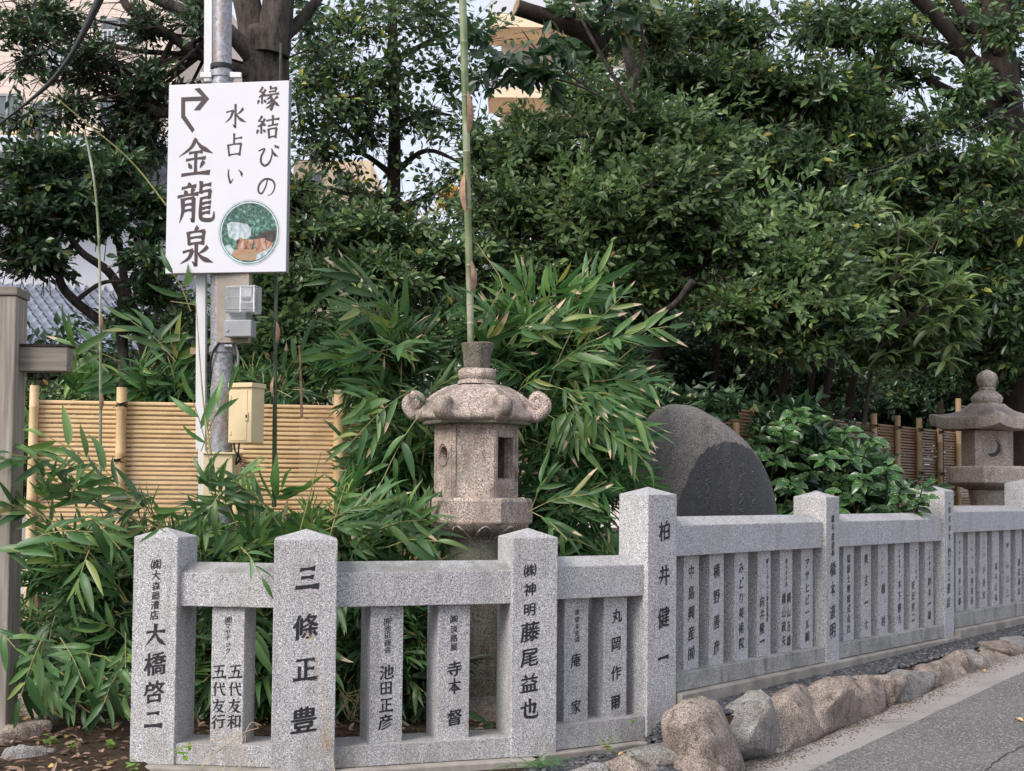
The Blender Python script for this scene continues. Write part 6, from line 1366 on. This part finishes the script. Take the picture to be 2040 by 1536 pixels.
def rand_sprays(rg, n, poly, ctr, Y, dY, lp, ln=(45, 90), nl=(6, 9), bias=(0, 0), spread=.7):
    out = []
    def inside(x, y):
        c = False; j = len(poly) - 1
        for i in range(len(poly)):
            xi, yi = poly[i]; xj, yj = poly[j]
            if (yi > y) != (yj > y) and x < (xj - xi) * (y - yi) / (yj - yi) + xi: c = not c
            j = i
        return c
    xs = [p[0] for p in poly]; ys = [p[1] for p in poly]
    while len(out) < n:
        x, y = rg.uniform(min(xs), max(xs)), rg.uniform(min(ys), max(ys))
        if not inside(x, y): continue
        a = math.atan2(y - ctr[1], x - ctr[0]) + rg.gauss(0, spread); l = rg.uniform(*ln); dx, dy = math.cos(a) * l + bias[0], math.sin(a) * l * .75 + bias[1]
        Y0 = Y + rg.uniform(-dY, dY); out.append((x - dx, y - dy + 6, x, y, Y0 + .12, Y0 - .1, rg.randint(*nl), lp * rg.uniform(.8, 1.2)))
    return out
rg = random.Random(31)
# low thicket left, in front of the bamboo fence
pl = rand_sprays(rg, 23, [(0, 900), (120, 890), (230, 945), (330, 965), (400, 1000), (420, 1090), (330, 1120), (250, 1150), (120, 1130), (30, 1080), (0, 1000)], (260, 1250), 8.45, .5, 80, bias=(-8, 0))
ex = [(290, 1010, 92, 868, 8.3, 8.2, 8, 92), (210, 960, 20, 905, 8.3, 8.1, 6, 92), (330, 1060, 170, 930, 8.2, 8.1, 7, 84), (40, 1080, 195, 1060, 8.0, 7.9, 8, 95), (180, 1090, 150, 1185, 7.95, 7.9, 6, 95), (-20, 1100, 40, 1100, 7.9, 7.8, 4, 110), (150, 1010, 240, 1095, 7.9, 7.85, 7, 90), (330, 985, 250, 1010, 8.3, 8.2, 7, 84)]
plant('bamboo_plant', (-2.4, 8.4, 0), 'low leafy bamboo spreading over the left end of the bamboo fence', ex + pl, 31, stems=[[(330, 1180, 8.4), (300, 1080, 8.4), (210, 960, 8.3)], [(250, 1200, 8.3), (160, 1080, 8.1), (40, 1000, 8.0)], [(420, 905, 8.4), (405, 800, 8.5), (390, 600, 8.6)]],
      fill=[(320, 1100, 90, 30, 8.9, .15, 60), (150, 1110, 130, 50, 9.1, .12, 130)])
pl = rand_sprays(rg, 31, [(400, 930), (480, 940), (600, 930), (700, 960), (800, 1000), (870, 1070), (860, 1120), (700, 1110), (560, 1080), (430, 1120), (370, 1060)], (620, 1300), 8.5, .4, 84, bias=(0, 0))
ex = [(470, 1040, 415, 960, 8.3, 8.2, 7, 80), (420, 1030, 480, 975, 8.3, 8.2, 7, 76), (770, 1090, 870, 1078, 8.3, 8.15, 7, 92), (720, 1070, 850, 1035, 8.3, 8.2, 7, 92), (480, 1090, 520, 1150, 7.45, 7.36, 4, 70), (440, 980, 400, 1060, 8.1, 8.0, 7, 88), (650, 1040, 760, 1000, 8.3, 8.2, 8, 84), (560, 1050, 470, 960, 8.3, 8.2, 8, 84), (330, 1060, 287, 1050, 7.4, 7.35, 2, 60)]
plant('bamboo_plant', (-1.3, 8.6, 0), 'low leafy bamboo hanging over the rail between the two left posts and the lantern', ex + pl, 32, stems=[[(560, 1200, 8.5), (600, 1050, 8.5), (640, 900, 8.4)], [(640, 1200, 8.4), (655, 1080, 8.3), (690, 960, 8.3)]], fill=[(480, 1070, 110, 44, 9.0, .15, 100), (660, 1070, 130, 44, 9.0, .15, 120), (790, 1050, 90, 60, 9.0, .15, 60)])
# behind the signpost, top of the fence
pl = rand_sprays(rg, 11, [(140, 740), (250, 715), (330, 660), (400, 700), (395, 790), (300, 800), (160, 780)], (320, 950), 10.7, .2, 84)
ex = [(350, 720, 262, 640, 8.9, 8.85, 7, 92), (380, 620, 345, 545, 8.8, 8.75, 3, 105), (160, 740, 150, 690, 9.0, 8.9, 4, 110), (400, 900, 455, 780, 8.55, 8.5, 4, 80), (420, 930, 385, 800, 8.5, 8.45, 4, 90), (560, 760, 600, 700, 9.3, 9.3, 5, 80), (340, 600, 460, 640, 9.4, 9.4, 4, 80), (240, 720, 120, 690, 9.1, 9.0, 6, 80)]
plant('bamboo_plant', (-2.2, 9.2, 0), 'tall bamboo shoots rising over the fence top left of the signpost', ex + pl, 33, fill=[(300, 775, 120, 30, 10.9, .2, 90), (560, 775, 110, 36, 10.9, .2, 70)])
# thicket behind the lantern, left part
pl = rand_sprays(rg, 36, [(640, 640), (700, 580), (830, 620), (900, 650), (900, 760), (830, 790), (850, 860), (860, 980), (790, 990), (740, 940), (735, 860), (700, 770)], (900, 900), 9.75, .45, 78, nl=(6, 8), bias=(-10, 6))
ex = [(790, 650, 700, 545, 9.8, 9.7, 9, 95, .3), (770, 560, 660, 560, 9.8, 9.7, 5, 100, .2), (830, 770, 700, 880, 9.3, 9.2, 9, 95), (840, 820, 760, 960, 9.2, 9.1, 8, 92), (790, 960, 730, 1040, 9.1, 9.0, 6, 80)]
plant('bamboo_plant', (-.55, 10.0, 0), 'dense broad-leaved bamboo left of the big lantern', ex + pl, 34, .08, fill=[(760, 710, 110, 90, 10.0, .2, 230), (800, 900, 75, 120, 9.85, .15, 260), (1290, 860, 60, 60, 11.6, .1, 90)],
      stems=[[(800, 1100, 9.9), (790, 900, 9.8), (800, 700, 9.8), (770, 600, 9.8)], [(812, 1120, 9.8), (850, 860, 9.6), (860, 760, 9.6)]])
# right part
pl = rand_sprays(rg, 36, [(960, 600), (1040, 560), (1180, 560), (1230, 620), (1230, 720), (1180, 800), (1110, 790), (1060, 760), (1000, 740), (970, 700)], (1040, 850), 9.9, .5, 78, nl=(6, 8), bias=(8, 0))
ex = [(1060, 640, 1040, 560, 9.9, 9.8, 7, 88), (1150, 640, 1195, 545, 9.9, 9.8, 6, 95), (1180, 700, 1330, 650, 9.7, 9.6, 10, 88, .45), (1160, 690, 1240, 590, 9.8, 9.7, 6, 80, .8)]
plant('bamboo_plant', (.3, 10.2, 0), 'bamboo with dry white-tipped leaves spreading right of the cup of the big lantern', ex + pl, 35, .14, fill=[(1080, 690, 130, 80, 10.2, .2, 240), (990, 650, 60, 60, 10.2, .2, 70), (1180, 730, 90, 80, 10.2, .2, 140)],
      stems=[[(1060, 1000, 10), (1070, 850, 10), (1120, 700, 9.9), (1195, 560, 9.8)], [(1100, 1000, 10), (1140, 840, 9.9), (1230, 720, 9.8), (1330, 650, 9.6)]])
pl = rand_sprays(rg, 18, [(1090, 800), (1200, 740), (1290, 760), (1290, 880), (1200, 900), (1110, 880)], (1060, 780), 9.8, .4, 78, nl=(6, 8), bias=(8, 14))
ex = [(1160, 800, 1305, 860, 9.4, 9.3, 10, 88, .4), (1180, 820, 1280, 915, 9.4, 9.3, 10, 88, .3), (1130, 790, 1225, 870, 9.4, 9.3, 8, 84, .4), (1180, 760, 1300, 770, 9.6, 9.5, 9, 84, .3), (1130, 800, 1160, 850, 9.5, 9.4, 7, 84), (1250, 790, 1190, 810, 9.5, 9.4, 6, 70),
      (1050, 1020, 1170, 985, 9.0, 8.9, 7, 92), (1060, 1020, 1130, 1075, 9.0, 8.9, 5, 88), (1180, 1090, 1110, 1075, 9.2, 9.1, 6, 60, .5), (1060, 1010, 1090, 950, 9.1, 9.0, 4, 84), (1150, 930, 1090, 960, 9.6, 9.6, 6, 70)]
plant('bamboo_plant', (.5, 10.0, 0), 'bamboo fans drooping to the right between the big lantern and the monument', ex + pl, 36, .12, fill=[(1140, 850, 110, 90, 10.0, .2, 260), (1120, 1000, 90, 90, 9.7, .2, 200), (1200, 940, 60, 90, 9.9, .15, 110)])
# seen through the gaps of the fence and at lower left
pl = rand_sprays(rg, 17, [(400, 1220), (560, 1220), (700, 1220), (840, 1230), (850, 1440), (700, 1450), (540, 1440), (400, 1440)], (640, 1100), 8.75, .25, 88, nl=(5, 7), bias=(0, 10))
ex = [(1000, 1440, 950, 1450, 8.2, 8.15, 3, 90), (500, 1420, 480, 1390, 7.85, 7.8, 3, 84)]
plant('bamboo_plant', (-.9, 8.5, 0), 'dark bamboo leaves seen through the gaps between the fence pillars', ex + pl, 37, .06, fill=[(470, 1320, 110, 120, 8.9, .15, 260), (760, 1320, 140, 120, 8.9, .15, 320), (1150, 1150, 120, 90, 9.4, .2, 160), (1020, 1150, 70, 60, 9.6, .15, 40), (480, 1170, 110, 50, 9.0, .1, 110), (760, 1160, 120, 50, 9.0, .1, 110)])
pl = rand_sprays(rg, 14, [(30, 1290), (140, 1270), (250, 1300), (260, 1400), (180, 1430), (60, 1380)], (150, 1180), 8.5, .3, 84, nl=(6, 8), bias=(0, 10))
ex = [(90, 1260, 40, 1390, 8.0, 7.95, 7, 92), (120, 1270, 170, 1370, 8.1, 8.0, 7, 84), (200, 1280, 160, 1310, 8.2, 8.1, 8, 74), (250, 1270, 190, 1240, 8.2, 8.1, 6, 80), (170, 1300, 250, 1340, 8.1, 8.0, 8, 74), (240, 1330, 200, 1420, 8.1, 8.0, 7, 74), (60, 1330, 120, 1390, 8.1, 8.0, 7, 74), (250, 1260, 250, 1330, 8.1, 8.0, 7, 74), (-20, 1250, 30, 1290, 7.8, 7.75, 4, 84), (255, 1200, 215, 1150, 8.2, 8.1, 7, 80)]
plant('bamboo_plant', (-2.4, 8.6, 0), 'bamboo fans low down left of the first fence post above the rocks', ex + pl, 38, .05, fill=[(160, 1290, 110, 70, 9.0, .1, 150), (200, 1180, 60, 60, 9.0, .1, 90), (60, 1250, 60, 60, 9.7, .1, 60), (40, 920, 30, 90, 10.3, .1, 60)])

# ---------------------------------------------------------------- weeds, litter, fallen leaves
def weed(px, py, Y, label, h=.10, n=10, seed=0, ll=.05, mat='leaf_weed', name='weed', w=.45, up=1.0):
    c = P(px, py, Y); t = thing(name, c, label, 'weed'); rg = random.Random(seed); me = leaf_proto('weed_leaf', MT[mat], w, .3, 4, 1, .1, seed=seed)
    for s in range(max(2, n // 4)):
        tip = c + Vector((rg.uniform(-.5, .5) * h, rg.uniform(-.3, .1) * h, h * rg.uniform(.6, 1.1) * up)); MB().tube([c, c.lerp(tip, .5) + Z3 * .01, tip], .0018, 4).build('stem', MT['twig'], t)
        for k in range(4):
            f = (k + 1) / 4; put_leaf(me, t, c.lerp(tip, f), Vector((rg.uniform(-1, 1), rg.uniform(-.8, .3), rg.uniform(-.2, .6))), Vector((0, -.4, 1)), ll * rg.uniform(.7, 1.2))
    return t
weed(1212, 1498, 7.75, 'small yellow green weed in the pebbles below the corner fence section', .10, 12, 1, .03)
weed(1262, 1442, 8.2, 'tiny green weed on the sill beside the corner post', .04, 6, 2, .025)
weed(1478, 1374, 9.15, 'bright green weed leaning over the ledge behind the big pink boulder', .05, 10, 3, .045)
weed(1402, 1400, 8.9, 'tiny green sprout on the ledge just above the big pink boulder', .04, 6, 4, .03)
weed(1832, 1314, 11.9, 'green weed tuft in the black pebbles below the second small-pillar section', .06, 10, 5, .04)
weed(1978, 1282, 13.3, 'green weed in the pebbles above the reddish brown boulder', .10, 12, 6, .05)
weed(1268, 1520, 7.6, 'dark green grass blades at the bottom edge beside the flat boulder', .05, 8, 7, .05, 'leaf_camellia', w=.2)
weed(368, 1512, 7.35, 'lobed green weed in front of the sill right of the first post', .09, 10, 8, .05)
weed(265, 1532, 7.2, 'green leafy weed at the foot of the first post', .04, 8, 9, .04)
weed(100, 1490, 8.0, 'fern-like green weed on the soil beside the left rocks', .08, 14, 10, .05)
weed(225, 1500, 7.9, 'round-leaved green weed on the leaf litter near the first post', .05, 10, 11, .05, w=.8)
weed(150, 1505, 7.9, 'feathery yellow green weed on the leaf litter between rocks and post', .10, 14, 12, .035)
# grass tuft at the foot of the third post
gt = thing('grass_tuft', P(1060, 1532, 7.55), 'tuft of long dark grass arching at the foot of the third large post', 'grass'); rg = random.Random(9)
gme = leaf_proto('grass_blade', MT['leaf_bamboo_mass'], .05, .5, 7, .7, .1)
for i in range(34):
    c = P(1060 + rg.gauss(0, 34), 1530, 7.6 + rg.uniform(-.1, .1)); a = rg.uniform(0, 6.28); put_leaf(gme, gt, c, Vector((math.cos(a), .5 * math.sin(a), rg.uniform(.25, 1.0))), Vector((0, -.3, 1)), rg.uniform(.08, .20), 'blade')
dw = thing('dry_weed', P(665, 1540, 7.2), 'tall thin dry weed stem leaning in front of the broad second post', 'weed')
mp = curve_pts([P(668, 1545, 7.15), P(655, 1450, 7.18), P(640, 1370, 7.2), P(628, 1310, 7.2), P(612, 1255, 7.22)], 8); MB().tube(mp, lerp_list([.003, .002, .001], len(mp)), 5).build('stem', MT['dry'], dw)
rg = random.Random(4); m = MB()
for i in range(70):
    p = mp[int(rg.uniform(.15, 1) ** 1 * (len(mp) - 1))]; m.tube([p, p + Vector((rg.uniform(-.035, .035), rg.uniform(-.02, .02), rg.uniform(-.005, .03)))], .0009, 3)
m.build('side_twigs', MT['dry'], dw, kind='stuff')
m = MB()
for i in range(14): p = P(647 + rg.gauss(0, 3), 1465 + rg.uniform(-22, 20), 7.15); m.tube([p, p + Vector((rg.uniform(-.02, .02), 0, -.03))], .003, 4)
m.build('seed_head', MT['sheath'], dw, kind='stuff')
ds = thing('dry_grass', P(440, 1500, 7.3), 'pale dry grass stalks bent over the sill between the first two posts', 'grass'); rg = random.Random(14)
for a in ([(350, 1490), (400, 1480), (450, 1470), (480, 1455)], [(395, 1536), (440, 1490), (485, 1460), (515, 1450)], [(380, 1545), (430, 1500), (470, 1475)], [(480, 1540), (478, 1500), (485, 1470), (500, 1440), (520, 1445)], [(440, 1545), (455, 1510), (480, 1465)], [(470, 1545), (484, 1500), (490, 1465)]):
    MB().tube(curve_pts([P(x, y, 7.32 + i * .02) for i, (x, y) in enumerate(a)], 5), .0022, 4).build('stalk', MT['dry'], ds, smooth=60)
dr = thing('dry_grass', P(690, 1400, 7.95), 'tangle of dry straw stalks behind the fence right of the broad post', 'grass')
for i in range(11):
    MB().tube(curve_pts([P(674 + rg.uniform(0, 15), 1390 + rg.uniform(-15, 15), 7.9), P(695 + rg.uniform(-5, 10), 1410 + rg.uniform(-30, 30), 7.9), P(715 + rg.uniform(-5, 12), 1430 + rg.uniform(-70, 30), 7.95)], 4), .0025, 4).build('stalk', MT['dry'], dr, smooth=60)
# leaf litter on the soil
rgn = np.random.default_rng(8); n = 3800
x = rgn.uniform(-3.6, 2.2, n); y = rgn.uniform(6.9, 11.5, n); ok = (y > np.interp(x, [-4, -2.2, -1.9, -1.1, .1, .86, 3], [6.9, 6.9, 7.9, 7.85, 8.25, 8.8, 11])); x, y = x[ok], y[ok]; n = len(x)
z = np.array([ground_z(a, b) for a, b in zip(x, y)]) + rgn.uniform(.004, .03, n); pos = np.stack([x, y, z], 1)
ax = nrm(np.stack([rgn.normal(0, 1, n), rgn.normal(0, 1, n), rgn.normal(0, .2, n)], 1)); no = nrm(np.stack([rgn.normal(0, .3, n), rgn.normal(-.1, .3, n), np.ones(n)], 1)); no = nrm(no - ax * (no * ax).sum(1, keepdims=True))
V, Fc = leaf_mesh_np(pos, ax, no, rgn.uniform(.035, .09, n), rgn.uniform(.02, .04, n), 7); raw_mesh('leaf_litter', V, Fc, MT['leaf_litter'], kind='stuff')
flm = leaf_proto('fallen_leaf', MT['leaf_fallen_one'], .5, .2, 5, 1, .3)
for px, py, lb in ((2022, 1434, 'tan fallen leaf lying alone on the asphalt at right'), (1962, 1338, 'small tan fallen leaf on the concrete strip, left of a pair'), (1976, 1331, 'small tan fallen leaf on the concrete strip, right of a pair'), (1248, 1502, 'orange fallen leaf on the pebbles beside the flat boulder'), (1222, 1492, 'pale fallen leaf on the pebbles near the yellow green weed')):
    d = ray(px, py); k = 0
    if px > 1500:
        t_ = 3
        for _ in range(30): zz = road_z(t_) + .018; p = EYE + d * ((zz - 1.5) / d.z); t_ = tq_of(p)[0]
    else: p = P(px, py, 7.75)
    me = flm; o = bpy.data.objects.new('fallen_leaf', me); COL.objects.link(o); o.location = p; o.scale = (.075,) * 3; o.rotation_euler = (.2, -.25, px); o['label'] = lb; o['category'] = 'leaf'
print('TRIS foliage', TOTAL[0])
#@@NEXT
